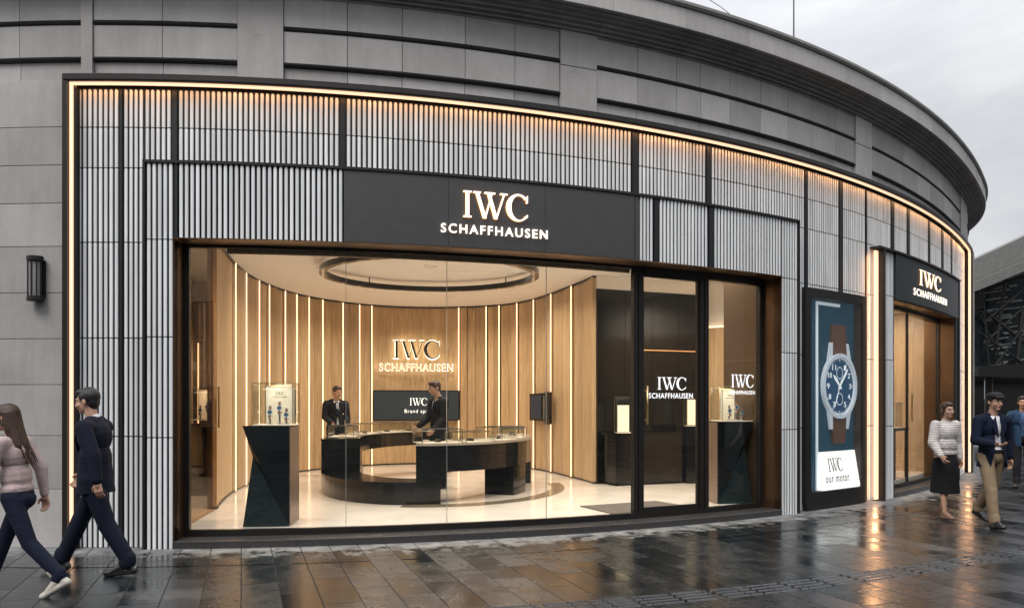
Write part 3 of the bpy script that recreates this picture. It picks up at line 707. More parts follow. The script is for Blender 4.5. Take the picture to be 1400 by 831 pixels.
# ================================================================== SECOND ENTRANCE
c0, c1 = sp(1205), sp(1308.5)
se = empty('side_entrance', (*P((c0+c1)/2, 0), 0), 'second narrower shop entrance at the far right of the curve', 'shopfront')
o0, o1 = sp(1222), sp(1305); Z3 = 3.28
led('light_line', [(c0-.165, c0-.065, -.05, -.02, .03, Z2-.03)], se, 'broad vertical warm light line left of the side entrance')
mb = MB(); mb.cbox(c0-.045, c0, -.12, .07, 0, Z2); mb.cbox(c0-.20, c1+.03, -.12, .07, Z2, Z2+.03); mb.cbox(c1, c1+.03, -.12, .05, 0, Z2-.001); mb.build('entrance_trim', M['frame'], se)
slats('slat_panel', c0+.02, o0-.02, segs(.0, Z2-.01, [3.34, 2.29, 1.2]), .0, se)
mb = MB(); mb.cbox(c0+.001, o0-.001, -.12, -.006, 0, Z2-.001); mb.build('side_board', M['back'], se); mb = MB(); mb.cbox(o1+.001, c1-.001, -.12, .02, 0, Z2-.001); mb.build('side_board', M['back'], se)
mb = MB(); mb.cbox(o0, o0+.03, -.55, -.007, 0, Z3-.001); mb.cbox(o1-.03, o1, -.55, -.007, 0, Z3-.001); mb.cbox(o0, o1, -.55, .0, Z3, Z3+.02); mb.build('reveal', M['bronze'], se)
mb = MB(); mb.cbox(o0+.03, o1-.03, -.55, .0, 0, .085, .3, .004); mb.build('threshold_step', M['step'], se)
R2 = -.30; g0, g1, g2_ = o0+.06, sp(1240, R2), o1-.06
mb = MB(); mb.cbox(o0+.031, o1-.031, R2-.03, R2+.03, .086, .15); mb.cbox(o0+.031, o1-.031, R2-.03, R2+.03, Z3-.06, Z3-.001); mb.cbox(o0+.031, g0, R2-.03, R2+.03, .151, Z3-.061); mb.cbox(g2_, o1-.031, R2-.03, R2+.03, .151, Z3-.061); mb.cbox(g1-.02, g1+.02, R2-.02, R2+.02, .151, Z3-.061)
mb.build('window_frame', M['frame'], se)
for q0, q1 in ((g0, g1-.021), (g1+.021, g2_)):
    mb = MB(); mb.cbox(q0, q1, R2-.01, R2, .151, Z3-.061, .5); mb.build('glass_pane', M['glass'], se)
x, y = P(g1+.12, R2+.05); mb = MB(); mb.tube([(x, y, 1.25), (x, y, 1.75)], .013, 10); mb.build('door_handle', M['brass'], se)
sg2 = empty('fascia_sign', (*P((o0+o1)/2, 0), Z3), 'small dark fascia sign with lit serif letters over the side entrance', 'sign')
mb = MB(); mb.cbox(o0+.0, c1-.04, -.1, .035, Z3+.021, Z2-.003, .25, .003); mb.build('sign_panel', M['sign2'], sg2)
big_sign(sg2, 1257, 1286, 3.655, 3.925, 1249, 1294, 3.45, 3.575, .035, .3)

# ================================================================== INTERIOR
FZ, CZ = .14, 3.86
wallpts = [(-4.02, 10.95), (-4.25, 11.8), (-4.52, 13.1), (-4.68, 14.4), (-4.66, 15.6), (-4.46, 16.8), (-4.0, 17.8), (-3.27, 18.6), (-2.3, 19.05), (-1.24, 19.0), (-.27, 18.6), (.31, 17.9), (.78, 16.8), (1.10, 15.75), (1.34, 14.95), (1.47, 14.4)]
def catmull(pts, m=8):
    out = []
    for i in range(len(pts)-1):
        p0, p1, p2, p3 = [np.array(pts[max(0, min(len(pts)-1, k))]) for k in (i-1, i, i+1, i+2)]
        for j in range(m):
            t = j/m; out.append(tuple(.5*((2*p1)+(-p0+p2)*t+(2*p0-5*p1+4*p2-p3)*t*t+(-p0+3*p1-3*p2+p3)*t**3)))
    out.append(tuple(pts[-1])); return out
WP = np.array(catmull(wallpts, 10)); _d = np.r_[0, np.cumsum(np.hypot(*(WP[1:]-WP[:-1]).T))]; WL = _d[-1]
def W(t): return np.array([np.interp(t, _d, WP[:, 0]), np.interp(t, _d, WP[:, 1])])
def Wpx(px):                     # arc length at which the wall meets the view column
    u = 700+F*WP[:, 0]/WP[:, 1]; i = int(np.argmin(u)); return float(np.interp(px, u[i:], _d[i:]))
front = [P(a1+(b0-a1)*i/12, RG-.05) for i in range(13)]
room = front+[(4.3, 12.2), (4.95, 14.4), (4.2, 15.6), (4.2, 19.75), (-6.1, 19.75), (-6.0, 10.0)]
mb = MB(); mb.prism(room, .02, FZ); struct(mb.build('shop_floor', M['floor']))
mb = MB(); mb.prism(room, CZ, CZ+.12); struct(mb.build('shop_ceiling', M['ceil']))
# walls around the room that close it off
rw = empty('room_wall', (4.5, 15, 0), 'cream plaster back wall of the shop beyond the glass door', 'wall')
mb = MB()
for a, b_ in (((3.62, 15.35), (4.85, 14.45)), ((4.9, 14.4), (4.28, 12.3))):
    a = Vector(a); b_ = Vector(b_); c = (a+b_)/2; d = b_-a
    mb.box((c.x, c.y, (3.0+FZ)/2), (d.length, .1, 3.0-FZ), math.atan2(d.y, d.x))
mb.build('wood_panel', M['wood'], rw)
mb = MB()
for a, b_ in (((3.55, 15.6), (5.05, 14.55)), ((-6.0, 10.2), (-6.0, 19.8)), ((-6.0, 19.85), (4.3, 19.85)), ((5.02, 14.5), (4.37, 12.3))):
    a = Vector(a); b_ = Vector(b_); c = (a+b_)/2; d = b_-a
    mb.box((c.x, c.y, (CZ+FZ)/2), (d.length, .1, CZ-FZ-.01), math.atan2(d.y, d.x))
mb.build('plaster', M['ceil'], rw)
mb = MB(); mb.box((4.25, 14.98, 3.02), (1.45, .03, .03), math.atan2(-.9, 1.23)); mb.build('cove_light', M['ledin'], rw)
# curved wood wall
ww = empty('wood_panelled_wall', (-1.8, 19.0, FZ), 'curved oak panelled wall with glowing vertical light gaps around the showroom', 'wall')
gaps = [318, 333, 351, 365, 387, 403, 420, 439, 467, 490, 507, 628, 650, 666, 684, 709, 732, 756, 784]
lit = {318: 1, 333: 1, 351: 1, 365: 1, 387: 1, 403: 1, 420: 1, 439: 1, 467: 1, 490: 1, 732: 1, 507: 1, 628: 1, 666: 1, 684: 1, 709: 1, 756: 1, 784: 1}
extra = {342: 0, 376: 0, 411: 0, 430: 0, 453: 0, 478: 0, 498: 0, 639: 0, 675: 0, 696: 0, 720: 0, 745: 0, 770: 0, 797: 0}
lit.update(extra); gaps = sorted(gaps+list(extra))
gt = [0.0]+[Wpx(p) for p in gaps]+[WL]; flags = [0]+[lit.get(p, 0) for p in gaps]+[0]
# the part of the wall nearest the window has a few gaps of its own
mblist = []
for i in range(len(gt)-1):
    t0, t1 = gt[i]+(.030 if flags[i] else .004), gt[i+1]-(.030 if flags[i+1] else .004)
    if t1-t0 < .05: continue
    mb = MB(); n = max(1, int((t1-t0)/.18)); tw = .035 if (i % 2 and t1-t0 < 1.2) else .0
    rings = []
    for k in range(n+1):
        t = t0+(t1-t0)*k/n; p = W(t); q = W(min(WL, t+.05))-W(max(0, t-.05)); q = q/np.hypot(*q); nn = np.array([q[1], -q[0]])   # toward the room
        o1_ = tw*(k/n); a = p+nn*(.0+o1_); b_ = p-nn*.05
        rings.append([(*a, FZ+.03), (*a, CZ-.02), (*b_, CZ-.02), (*b_, FZ+.03)])
    mb.tint = random.uniform(.78, 1.08); mb.rings(rings); mb.build('wood_panel', M['wood'], ww)
for t, fl in zip(gt, flags):
    if fl:
        p = W(t); q = W(min(WL, t+.05))-W(max(0, t-.05)); q = q/np.hypot(*q); nn = np.array([q[1], -q[0]]); c = p+nn*.05
        mb = MB(); mb.box((c[0], c[1], (FZ+CZ)/2), (.020, .014, CZ-FZ-.06), math.atan2(q[1], q[0])); mb.build('light_strip', M['ledin'], ww)
def ribbon(mb, off0, off1, z0, z1):
    rings = []
    for k in range(0, 91):
        t = WL*k/90; p = W(t); q = W(min(WL, t+.08))-W(max(0, t-.08)); q = q/np.hypot(*q); nn = np.array([q[1], -q[0]]); a = p+nn*off1; b_ = p+nn*off0
        rings.append([(*a, z0), (*a, z1), (*b_, z1), (*b_, z0)])
    mb.rings(rings)
mb = MB(); ribbon(mb, -.05, .015, FZ, FZ+.03); mb.build('skirting', M['frame'], ww)
mb = MB(); ribbon(mb, -.05, .03, CZ-.035, CZ-.002); mb.build('ceiling_edge_trim', M['frame'], ww)
mb = MB(); ribbon(mb, -.12, -.055, FZ, CZ-.002); mb.build('wall_back', M['bronze'], ww)
# wood strip added behind the window head to stand for a reflection
mb = MB(); mb.cbox(sp(308, RG), d0, RG-.10, RG-.07, Z_OP-.075, Z_OP+.5); tag(mb.build('reflection_strip', M['wood']), 'narrow wood strip added inside the large window head for a reflection', 'valance')
# bronze mirror return at the left
mb = MB(); A = Vector((-3.79, 9.25)); B = Vector((-4.03, 10.92)); c = (A+B)/2; d = B-A
mw = empty('glass_screen', (c.x, c.y, FZ), 'smoked bronze glass screen at the left end of the window display', 'glass screen')
mb.box((c.x, c.y, (FZ+CZ)/2), (d.length, .05, CZ-FZ-.004), math.atan2(d.y, d.x)); mb.build('smoked_panel', glass_mat('smoked_bronze_glass', (.90, .80, .70), .3, .03), mw)
mb = MB(); dn = Vector((d.y, -d.x)).normalized(); q = A+d*.97+dn*.06
mb.tube([(q.x, q.y, 1.25), (q.x, q.y, 1.80)], .014, 10)
for z in (1.27, 1.78): mb.tube([(q.x, q.y, z), (q.x-dn.x*.05, q.y-dn.y*.05, z)], .009, 8)
mb.build('pull_handle', M['brass'], mw)
al = empty('alcove_wall', (-5.3, 15.0, FZ), 'dark brown wall with two light lines behind the smoked glass screen', 'wall')
mb = MB(); mb.box((-5.35, 15.05, (FZ+2.75)/2), (1.25, .08, 2.75-FZ)); mb.build('wood_panel', mat('dark_walnut', (.10, .055, .028), .4, var=.4, scale=3, stretch=(6, 6, .5)), al)
mb = MB(); mb.box((-5.35, 15.05, (2.754+CZ)/2), (1.25, .08, CZ-2.76)); mb.build('upper_panel', M['bronze'], al)
for px in (271, 290): x, y = GP(px, 15.0); mb = MB(); mb.box((x, y, 1.5), (.02, .012, 2.4)); mb.build('light_strip', M['ledin'], al)
x, y = GP(281, 12.7); pz = empty('pedestal', (x, y, FZ), 'plain black pedestal in the alcove behind the smoked glass screen', 'pedestal')
mb = MB(); mb.box((0, 0, .55), (.42, .42, 1.10)); local(mb, 'body', M['blackcnt'], pz); mb = MB(); mb.box((0, 0, 1.111), (.44, .44, .020)); local(mb, 'top_plate', M['blackgl'], pz)
PENDING_CASE = (x, y)
# bronze return at the right
bw = empty('bronze_return_wall', (*P(b0-.03, -.7), FZ), 'brown metal wall closing the right end of the window behind the pedestal', 'wall')
mb = MB(); mb.cbox(b0-.06, b0-.005, -1.0, RG-.055, FZ, 2.2); mb.cbox(b0-.06, b0-.005, -1.0, RG-.055, 2.204, CZ-.004); mb.build('metal_panel', mat('brown_lacquer', (.105, .07, .043), .35, .4, var=.08, scale=2), bw)
# dark glossy wall behind the door
dk = empty('dark_gloss_wall', (2.5, 14.9, FZ), 'black glossy wall seen through the entrance door', 'wall')
A = Vector((1.50, 14.42)); B = Vector((3.62, 15.32)); d = B-A; ang = math.atan2(d.y, d.x); n_ = Vector((d.y, -d.x)).normalized()
for k in range(4):
    c = A+d*((k+.5)/4); mb = MB(); mb.box((c.x, c.y, (FZ+3.62)/2), (d.length/4-.006, .12, 3.62-FZ), ang); mb.build('gloss_panel', M['blackgl'], dk)
mb = MB(); c = (A+B)/2; mb.box((c.x, c.y, (3.622+CZ)/2), (d.length, .12, CZ-3.628), ang); mb.build('bulkhead', M['ceil'], dk)
mb = MB(); c = A+d*.62+n_*.075; mb.box((c.x, c.y, 2.55), (d.length*.62, .02, .015), ang); mb.build('light_strip', emis('dim_amber', (1, .5, .2), .12), dk)
# low dark sideboard against it
sb = empty('sideboard', (*(A+d*.35+n_*.35), FZ), 'low black sideboard in front of the dark glossy wall', 'sideboard', rz=ang)
mb = MB(); mb.box((0, 0, .46), (1.45, .42, .84)); local(mb, 'body', M['blackcnt'], sb)
mb = MB(); mb.box((0, 0, .90), (1.5, .46, .04)); local(mb, 'top', M['blackgl'], sb)
mb = MB(); mb.box((0, 0, .02), (1.3, .36, .04)); local(mb, 'plinth', M['black'], sb)

# illuminated halo letters and screen on the back wall
def wall_frame(pxa, pxb, zoff=.06):
    ta, tb = Wpx(pxa), Wpx(pxb); a, b_ = W(ta), W(tb); d = b_-a; L = np.hypot(*d); u = d/L; n = np.array([u[1], -u[0]])
    return a, u, n, L
a, u, n, L = wall_frame(538, 600)
wl = empty('wall_lettering', (*(a+u*L/2), 2.5), 'dark halo lit serif letters on the wood wall above the screen', 'wall sign')
o = a+n*.10
mb = MB(); poly_letters(iwc_polys(), IWC_W, plane_map(o, u, n, L, 2.63, 3.04), .03, .06, mb); mb.build('emblem_letters', [M['ink'], M['ink']], wl)
mb = MB(); poly_letters(iwc_polys(), IWC_W, plane_map(o-u*.012, u, n, L+.024, 2.612, 3.058), -.03, .0, mb); mb.build('letter_halo', [M['halo'], M['halo']], wl)
a2, u2, n2, L2 = wall_frame(518, 619); o2 = a2+n2*.14
mb = MB(); add_text(mb, 'SCHAFFHAUSEN', plane_map(o2, u2, n2, L2, 2.325, 2.50), .0, .02, space=1.15, bold=.018); mb.build('name_letters', M['halo'], wl)
mb = MB(); add_text(mb, 'SCHAFFHAUSEN', plane_map(o2, u2, n2, L2, 2.335, 2.49), .022, .034, space=1.15, bold=.0); mb.build('name_faces', mat('letter_face', (.45, .35, .2), .4), wl)
a, u, n, L = wall_frame(510, 627)
tv = empty('wall_screen', (*(a+u*L/2), 1.2), 'wide black wall screen behind the counters with white lettering', 'screen')
c = a+u*L/2+n*.12; mb = MB(); mb.box((c[0], c[1], 1.53), (L, .06, .70), math.atan2(u[1], u[0])); mb.build('screen_case', M['blackgl'], tv)
c = a+u*L/2+n*.153; mb = MB(); mb.box((c[0], c[1], 1.53), (L-.04, .006, .66), math.atan2(u[1], u[0])); mb.build('screen_face', M['screen'], tv)
o = a+n*.158; mb = MB(); poly_letters(iwc_polys(), IWC_W, plane_map(o+u*L*.42, u, n, .40, 1.53, 1.70), .0, .004, mb); mb.build('screen_emblem', [M['screentx'], M['screentx']], tv); mb = MB(); add_text(mb, 'Brand space', plane_map(o+u*L*.36, u, n, .66, 1.33, 1.44), .0, .004, space=1.15); mb.build('screen_text', [M['screentx'], M['screentx']], tv)
# wall niche on the right part of the wood wall
a, u, n, L = wall_frame(731, 760); ni = empty('wall_display', (*(a+u*L/2), 1.3), 'small black wall display with a steel bar handle on the wood wall', 'wall display')
c = a+u*L*.38+n*.08; mb = MB(); mb.box((c[0], c[1], 1.50), (L*.72, .10, .58), math.atan2(u[1], u[0])); mb.build('case', M['blackgl'], ni)
c = a+u*L*.36+n*.135; mb = MB(); mb.box((c[0], c[1], 1.50), (L*.5, .008, .46), math.atan2(u[1], u[0])); mb.build('blue_panel', emis('navy_panel', (.006, .011, .022), .7), ni)
c = a+u*L*.9+n*.12; mb = MB(); mb.box((c[0], c[1], 1.48), (L*.2, .06, .66), math.atan2(u[1], u[0])); mb.build('side_frame', M['frame'], ni)
c = a+u*L*.86+n*.19; mb = MB(); mb.tube([(c[0], c[1], 1.24), (c[0], c[1], 1.74)], .018, 10); mb.build('bar_handle', M['silver'], ni)

# ceiling ring
rc = Vector((-1.35, 13.35)); rg = empty('ceiling_ring', (rc.x, rc.y, 3.70), 'large black glossy ring hanging just under the showroom ceiling', 'ceiling ring')
def ringmesh(mb, cx, cy, ro, ri, z0, z1, n=72, ry=1.0, a0=0, a1=360):
    rings = []
    for i in range(n+1 if a1-a0 < 360 else n):
        a = R_(a0+(a1-a0)*i/n); c_, s_ = math.cos(a), math.sin(a)*ry
        rings.append([(cx+ri*c_, cy+ri*s_, z0), (cx+ro*c_, cy+ro*s_, z0), (cx+ro*c_, cy+ro*s_, z1), (cx+ri*c_, cy+ri*s_, z1)])
    if a1-a0 < 360: mb.rings(rings)
    else: mb.rings(rings+[rings[0]], caps=False)
mb = MB(); ringmesh(mb, 0, 0, 1.80, 1.70, -.03, .06); local(mb, 'ring_body', M['blackgl'], rg)
for k in range(4):
    a = R_(45+90*k); mb = MB(); mb.tube([(1.75*math.cos(a), 1.75*math.sin(a), .06), (1.75*math.cos(a), 1.75*math.sin(a), .158)], .01, 6); local(mb, 'hanger', M['frame'], rg)

# counters
EC = Vector((-1.45, 14.2)); EA, EB = 1.80, 2.85
def earc(mb, a0, a1, w, z0, z1, n=None, off=0.0, bev=0.0):
    n = n or max(4, int((a1-a0)/5)); rings = []
    for i in range(n+1):
        a = R_(a0+(a1-a0)*i/n); A_ = (EA+off)*math.cos(a), (EB+off)*math.sin(a)
        nx, ny = math.cos(a)/EA, math.sin(a)/EB; l = math.hypot(nx, ny); nx, ny = nx/l, ny/l
        q = (A_[0]-nx*w, A_[1]-ny*w)
        rings.append([(q[0], q[1], z0), (A_[0], A_[1], z0), (A_[0], A_[1], z1), (q[0], q[1], z1)])
    mb.rings(rings)
TZ = 1.0-FZ
cl = empty('display_counter', (EC.x, EC.y, FZ), 'left black curved counter with a low plinth sweeping along the front', 'counter')
mb = MB(); earc(mb, 84, 205, .62, .60, TZ-.03); local(mb, 'counter_body', M['blackcnt'], cl)
mb = MB(); earc(mb, 84, 205, .64, TZ-.028, TZ, off=.01); local(mb, 'counter_top', M['blackgl'], cl)
mb = MB(); earc(mb, 182, 205, .62, .32, .598); local(mb, 'leg', M['blackcnt'], cl)
mb = MB(); earc(mb, 84, 96, .62, .0, .598); local(mb, 'leg', M['blackcnt'], cl)
mb = MB(); earc(mb, 180, 284, .62, .0, .318); local(mb, 'low_plinth', M['blackcnt'], cl)
cr_ = empty('display_counter', (EC.x, EC.y, FZ), 'right black curved counter standing on block legs with glass cases', 'counter')
mb = MB(); earc(mb, 273, 375, .70, .46, TZ-.03); local(mb, 'counter_body', M['blackcnt'], cr_)
mb = MB(); earc(mb, 273, 375, .72, TZ-.028, TZ, off=.01); local(mb, 'counter_top', mat('counter_top_pale', (.30, .27, .23), .2), cr_)
mb = MB(); earc(mb, 273, 285, .62, .321, .458); local(mb, 'leg', M['blackcnt'], cr_)
mb = MB(); earc(mb, 325, 338, .5, .0, .458); local(mb, 'leg', M['blackcnt'], cr_)
mb = MB(); earc(mb, 366, 375, .5, .0, .458); local(mb, 'leg', M['blackcnt'], cr_)
mb = MB(); ringmesh(mb, EC.x+.1, EC.y-.3, 2.25, 2.02, FZ+.004, FZ+.007, 60, 1.25, 265, 372); tag(struct(mb.build('floor_shadow_arc', mat('floor_shadow_tone', (.20, .165, .12), .2))))  # dark arc laid flat on the floor as the right counter's shadow

# small watches, made once and copied
def watch_mesh(name):
    mb = MB()
    mb.cur = 0
    for i in range(1): ringmesh(mb, 0, 0, .021, .016, .0, .008, 16)
    mb.cur = 1; mb.prism([(.016*math.cos(6.2832*i/14), .016*math.sin(6.2832*i/14)) for i in range(14)], .001, .006)
    mb.cur = 2; mb.box((0, .036, .004), (.020, .034, .004)); mb.box((0, -.036, .004), (.020, .034, .004))
    return mb.mesh(name, [M['silver'], M['dial'], M['leather']])
WM = watch_mesh('wristwatch')
def put_watch(loc, rx, rz, sc_, label, group):
    o = bpy.data.objects.new('wristwatch', WM); COL.objects.link(o); o.location = loc; o.rotation_euler = (rx, 0, rz); o.scale = (sc_,)*3
    return tag(o, label, 'watch', group)
def glass_case(loc, rz, dims, label, group, base=True, name='glass_case'):
    o = empty(name, loc, label, 'display case', group, rz); w, d, h = dims; t = .007
    mb = MB()
    for x in (-1, 1): mb.box((x*(w/2-t/2), 0, h/2+.011), (t, d-2*t-.002, h-.024))
    for y in (-1, 1): mb.box((0, y*(d/2-t/2), h/2+.011), (w-.0, t, h-.024))
    mb.box((0, 0, h-t/2), (w, d, t)); local(mb, 'glass', M['caseglass'], o)
    mb = MB(); e = .006 if h > .3 else .009
    for x in (-1, 1):
        for y in (-1, 1): mb.box((x*(w/2+e/2), y*(d/2+e/2), h/2), (e, e, h))
        mb.box((x*(w/2+e/2), 0, h+e/2), (e, d, e))
    for y in (-1, 1): mb.box((0, y*(d/2+e/2), h+e/2), (w, e, e))
    local(mb, 'edge_frame', M['brass'] if h > .3 else M['silver'], o)
    if base: mb = MB(); mb.box((0, 0, .005), (w-.001, d-.001, .010)); local(mb, 'tray', M['cream'], o)
    return o
def on_ellipse(ang, inset):
    a = R_(ang); nx, ny = math.cos(a)/EA, math.sin(a)/EB; l = math.hypot(nx, ny); nx, ny = nx/l, ny/l
    return EC.x+EA*math.cos(a)-nx*inset, EC.y+EB*math.sin(a)-ny*inset, math.atan2(ny, nx)+math.pi/2
cases = [(104, 'left counter, at its far right end'), (119, 'left counter, second from its far right end'), (137, 'left counter, in the middle of its curve'), (158, 'left counter, behind the dark suited seller'), (185, 'left counter, at its near left end'), (286, 'right counter, at its near left end'), (306, 'right counter, second from its near end'), (327, 'right counter, above the near block leg'), (350, 'right counter, at the outer right bend'), (370, 'right counter, at its far end')]
for ang_, where in cases:
    x, y, rz = on_ellipse(ang_, .32)
    big = ang_ in (286, 327)
    wid = .62 if ang_ < 200 else .60; dz = .19 if ang_ < 200 else (.20 if big else .15)
    glass_case((x, y, 1.0+.001), rz, (wid, .42, dz), 'low glass case, '+where, 'glass cases on the counters')
    for k in (-1, 0, 1):
        wx = x+.18*k*math.cos(rz); wy = y+.18*k*math.sin(rz)
        cu = MB(); cu.box((0, 0, .015), (.075, .10, .03)); cu = cu.build('watch_cushion', M['cream'] if k else M['ink']); cu.location = (wx, wy, 1.012); cu.rotation_euler = (0, 0, rz)
        tag(cu, 'small watch cushion, '+where, 'cushion', 'watch cushions in the counter cases')
        put_watch((wx, wy, 1.044), 0, rz, 1.25, 'small wristwatch, '+where, 'watches in the counter cases')

# pedestals
def pedestal(verts_px, label, mirror, loc, rz):
    o = empty('pedestal', loc, label, 'pedestal', None, rz); sgn = -1 if mirror else 1
    w, dpt, h = .53, .60, 1.16
    k = sgn
    # front y = 0, back y = dpt, x from 0 to w (0 is the pinched side)
    TL, TR, BL, BR, PN = (0, 0, h), (w, 0, h), (0.0, 0, 0), (w, 0, 0), (.10, .06, h-.35)
    PD = (w-.03, .05, .10)
    mb = MB(); fl = lambda p: (k*p[0], p[1], p[2])
    mb.add([fl(p) for p in (TL, TR, BR, (w-.005, 0, .0), PN)], [(0, 1, 2, 4)]); local(mb, 'front_facet', M['teal'], o, label='dark upper facet')
    mb = MB(); mb.add([fl(p) for p in ((.1, .062, h-.352), (w-.004, .0, .0), (0, .0, 0))], [(0, 1, 2)]); local(mb, 'front_facet', M['teal2'], o, label='lighter lower facet')
    mb = MB(); tb = (0, dpt, h); bb = (0, dpt, 0); pb = (.10, dpt, h-.35)
    mb.add([fl(p) for p in (TL, PN, pb, tb, (0, 0, 0), bb)], [(0, 1, 2, 3), (1, 4, 5, 2)]); mb.add([fl(p) for p in ((0, dpt, h), (w, dpt, h), (w, dpt, 0), (0, dpt, 0), (.1, dpt, h-.35))], [(0, 1, 2, 4), (4, 2, 3)])
    local(mb, 'side_skin', M['teal'], o)
    mb = MB(); mb.box((k*(w+.004), dpt/2, h/2), (.008, dpt, h-.002)); local(mb, 'side_panel', mat('brown_side', (.24, .17, .13), .35, .5), o, label='bronze side panel')
    mb = MB(); mb.box((k*w/2, dpt/2, h+.006), (w+.012, dpt+.004, .012)); local(mb, 'top_plate', M['blackgl'], o)
    return o
x0, y0_ = GP(332, 9.34)
p1 = pedestal(None, 'black green faceted pedestal at the left end of the window display', False, (x0, y0_, FZ), R_(5))
x1, y1_ = GP(1029.5, 11.55)
p2 = pedestal(None, 'dark faceted pedestal at the right end of the window beside the door', True, (x1, y1_, FZ), R_(8))
def tall_case(px, Y, w, rz, where, mirror=False):
    x, y = px, Y
    o = glass_case((x, y, FZ+1.173), rz, (w, w*.96, .50), 'tall glass cube with a small watch display on the '+where, 'glass cubes on the pedestals', name='glass_case')
    # things inside
    cl__ = bpy.data.lights.new('case_lamp', 'AREA'); cl__.size = .22; cl__.energy = 1.3; cl__.color = (1, .86, .68); cq = bpy.data.objects.new('case_lamp', cl__); COL.objects.link(cq); cq.parent = o; cq.location = (0, -.15, .47); cq.rotation_euler = (R_(28), 0, 0)
    f = lambda lx, ly: (x+lx*math.cos(rz)-ly*math.sin(rz), y+lx*math.sin(rz)+ly*math.cos(rz))
    b = empty('backboard', (*f(.03, .10), FZ+1.19), 'cream card with small lettering in the glass cube on the '+where, 'display card', None, rz)
    mb = MB(); mb.box((0, 0, .225), (.34, .015, .45)); local(mb, 'card', mat('card_lit', (.82, .74, .62), .6), b)
    mb = MB(); fr = .012
    mb.box((-.176, -.002, .225), (fr, .024, .47)); mb.box((.176, -.002, .225), (fr, .024, .47)); mb.box((0, -.002, .456), (.34, .024, .011)); local(mb, 'card_frame', M['brass'], b)
    mb = MB(); poly_letters(iwc_polys(), IWC_W, lambda u, v, d: (-.05+.10*u, -.009-d, .345+.04*v), 0, .002, mb); add_text(mb, 'SCHAFFHAUSEN', lambda u, v, d: (-.08+.16*u, -.009-d, .315+.014*v), 0, .002, space=1.1); local(mb, 'lettering', [M['ink'], M['ink']], b)
    for k, (lx, hh) in enumerate(((-.06, .12), (.05, .17), (.13, .09))):
        sx_, sy_ = f(lx, -.05)
        st = MB(); st.rings([[(sx_+r_*math.cos(a), sy_+r_*math.sin(a), FZ+1.185+z_) for a in [6.2832*i/12 for i in range(12)]] for r_, z_ in ((.035, 0), (.035, .012), (.012, .02), (.012, hh-.05), (.03, hh-.03), (.03, hh-.022))])
        nm = ('left', 'middle', 'right')[k]
        tag(st.build('watch_stand', M['silver']), nm+' small metal watch stand in the glass cube on the '+where, 'stand')
        wx, wy = f(lx, -.065)
        put_watch((wx, wy, FZ+1.185+hh+.02), R_(75), rz, 1.5, nm+' wristwatch in the glass cube on the '+where, None)
    return o
tall_case(x0+.30, y0_+.30, .46, R_(5), 'left pedestal')
tall_case(x1-.23, y1_+.28, .46, R_(8), 'right pedestal')
tall_case(PENDING_CASE[0], PENDING_CASE[1], .42, 0, 'alcove pedestal')
# small lit cases further in
for (px, Y, lab) in ((853, 14.0, 'lit glass case on the sideboard seen left of the door'), (948, 14.6, 'lit glass case in the dark room seen at the right of the door')):
    x, y = GP(px, Y)
    if px == 948:
        pe = empty('pedestal', (x, y, FZ), 'slim black plinth carrying a lit case behind the door', 'pedestal'); mb = MB(); mb.box((0, 0, .5), (.34, .34, 1.0)); local(mb, 'body', M['blackcnt'], pe); mb = MB(); mb.box((0, 0, 1.012), (.36, .36, .022)); local(mb, 'top', M['blackgl'], pe); zz = FZ+1.025
    else: zz = FZ+.922
    zz2 = max(zz, 0)
    o = glass_case((x, y, zz), 0, (.28, .28, .62 if px == 853 else .5), lab, None)
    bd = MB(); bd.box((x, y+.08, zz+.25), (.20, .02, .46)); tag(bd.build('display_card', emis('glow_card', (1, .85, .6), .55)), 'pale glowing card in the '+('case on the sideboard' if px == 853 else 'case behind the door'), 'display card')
# door mat
mb = MB(); mb.cbox(sp(843, RG), sp(958, RG), RG-.95, RG-.07, FZ+.002, FZ+.014); tag(mb.build('door_mat', M['mat']), 'dark grey mat on the pale floor just inside the door', 'mat')
# downlights
dl0 = None
for i, (x, y, pw) in enumerate(((-3.2, 9.75, 1), (-1.3, 9.95, 1), (.6, 10.5, 1), (2.2, 11.3, .8), (-3.2, 13.6, 1), (-1.35, 13.4, 1), (.3, 13.8, .8), (-2.9, 16.4, 1), (-1.3, 17.2, 1), (.0, 16.0, .8), (1.9, 13.0, .7), (3.9, 13.4, 1.5), (3.15, 12.0, .9), (-4.9, 12.1, .8))):
    o = empty('downlight', (x, y, CZ-.004), 'round recessed downlight in the showroom ceiling', 'ceiling lamp', 'downlights in the showroom ceiling')
    mb = MB(); ringmesh(mb, 0, 0, .115, .102, -.006, .0, 24); local(mb, 'rim', M['ceil'], o)
    L_ = bpy.data.lights.new('downlight_lamp', 'AREA'); L_.shape = 'DISK'; L_.size = .2; L_.energy = 43*pw; L_.color = (1.0, .86, .70); L_.spread = R_(150)
    lo = bpy.data.objects.new('downlight_lamp', L_); COL.objects.link(lo); lo.location = (0, 0, -.006); lo.parent = o

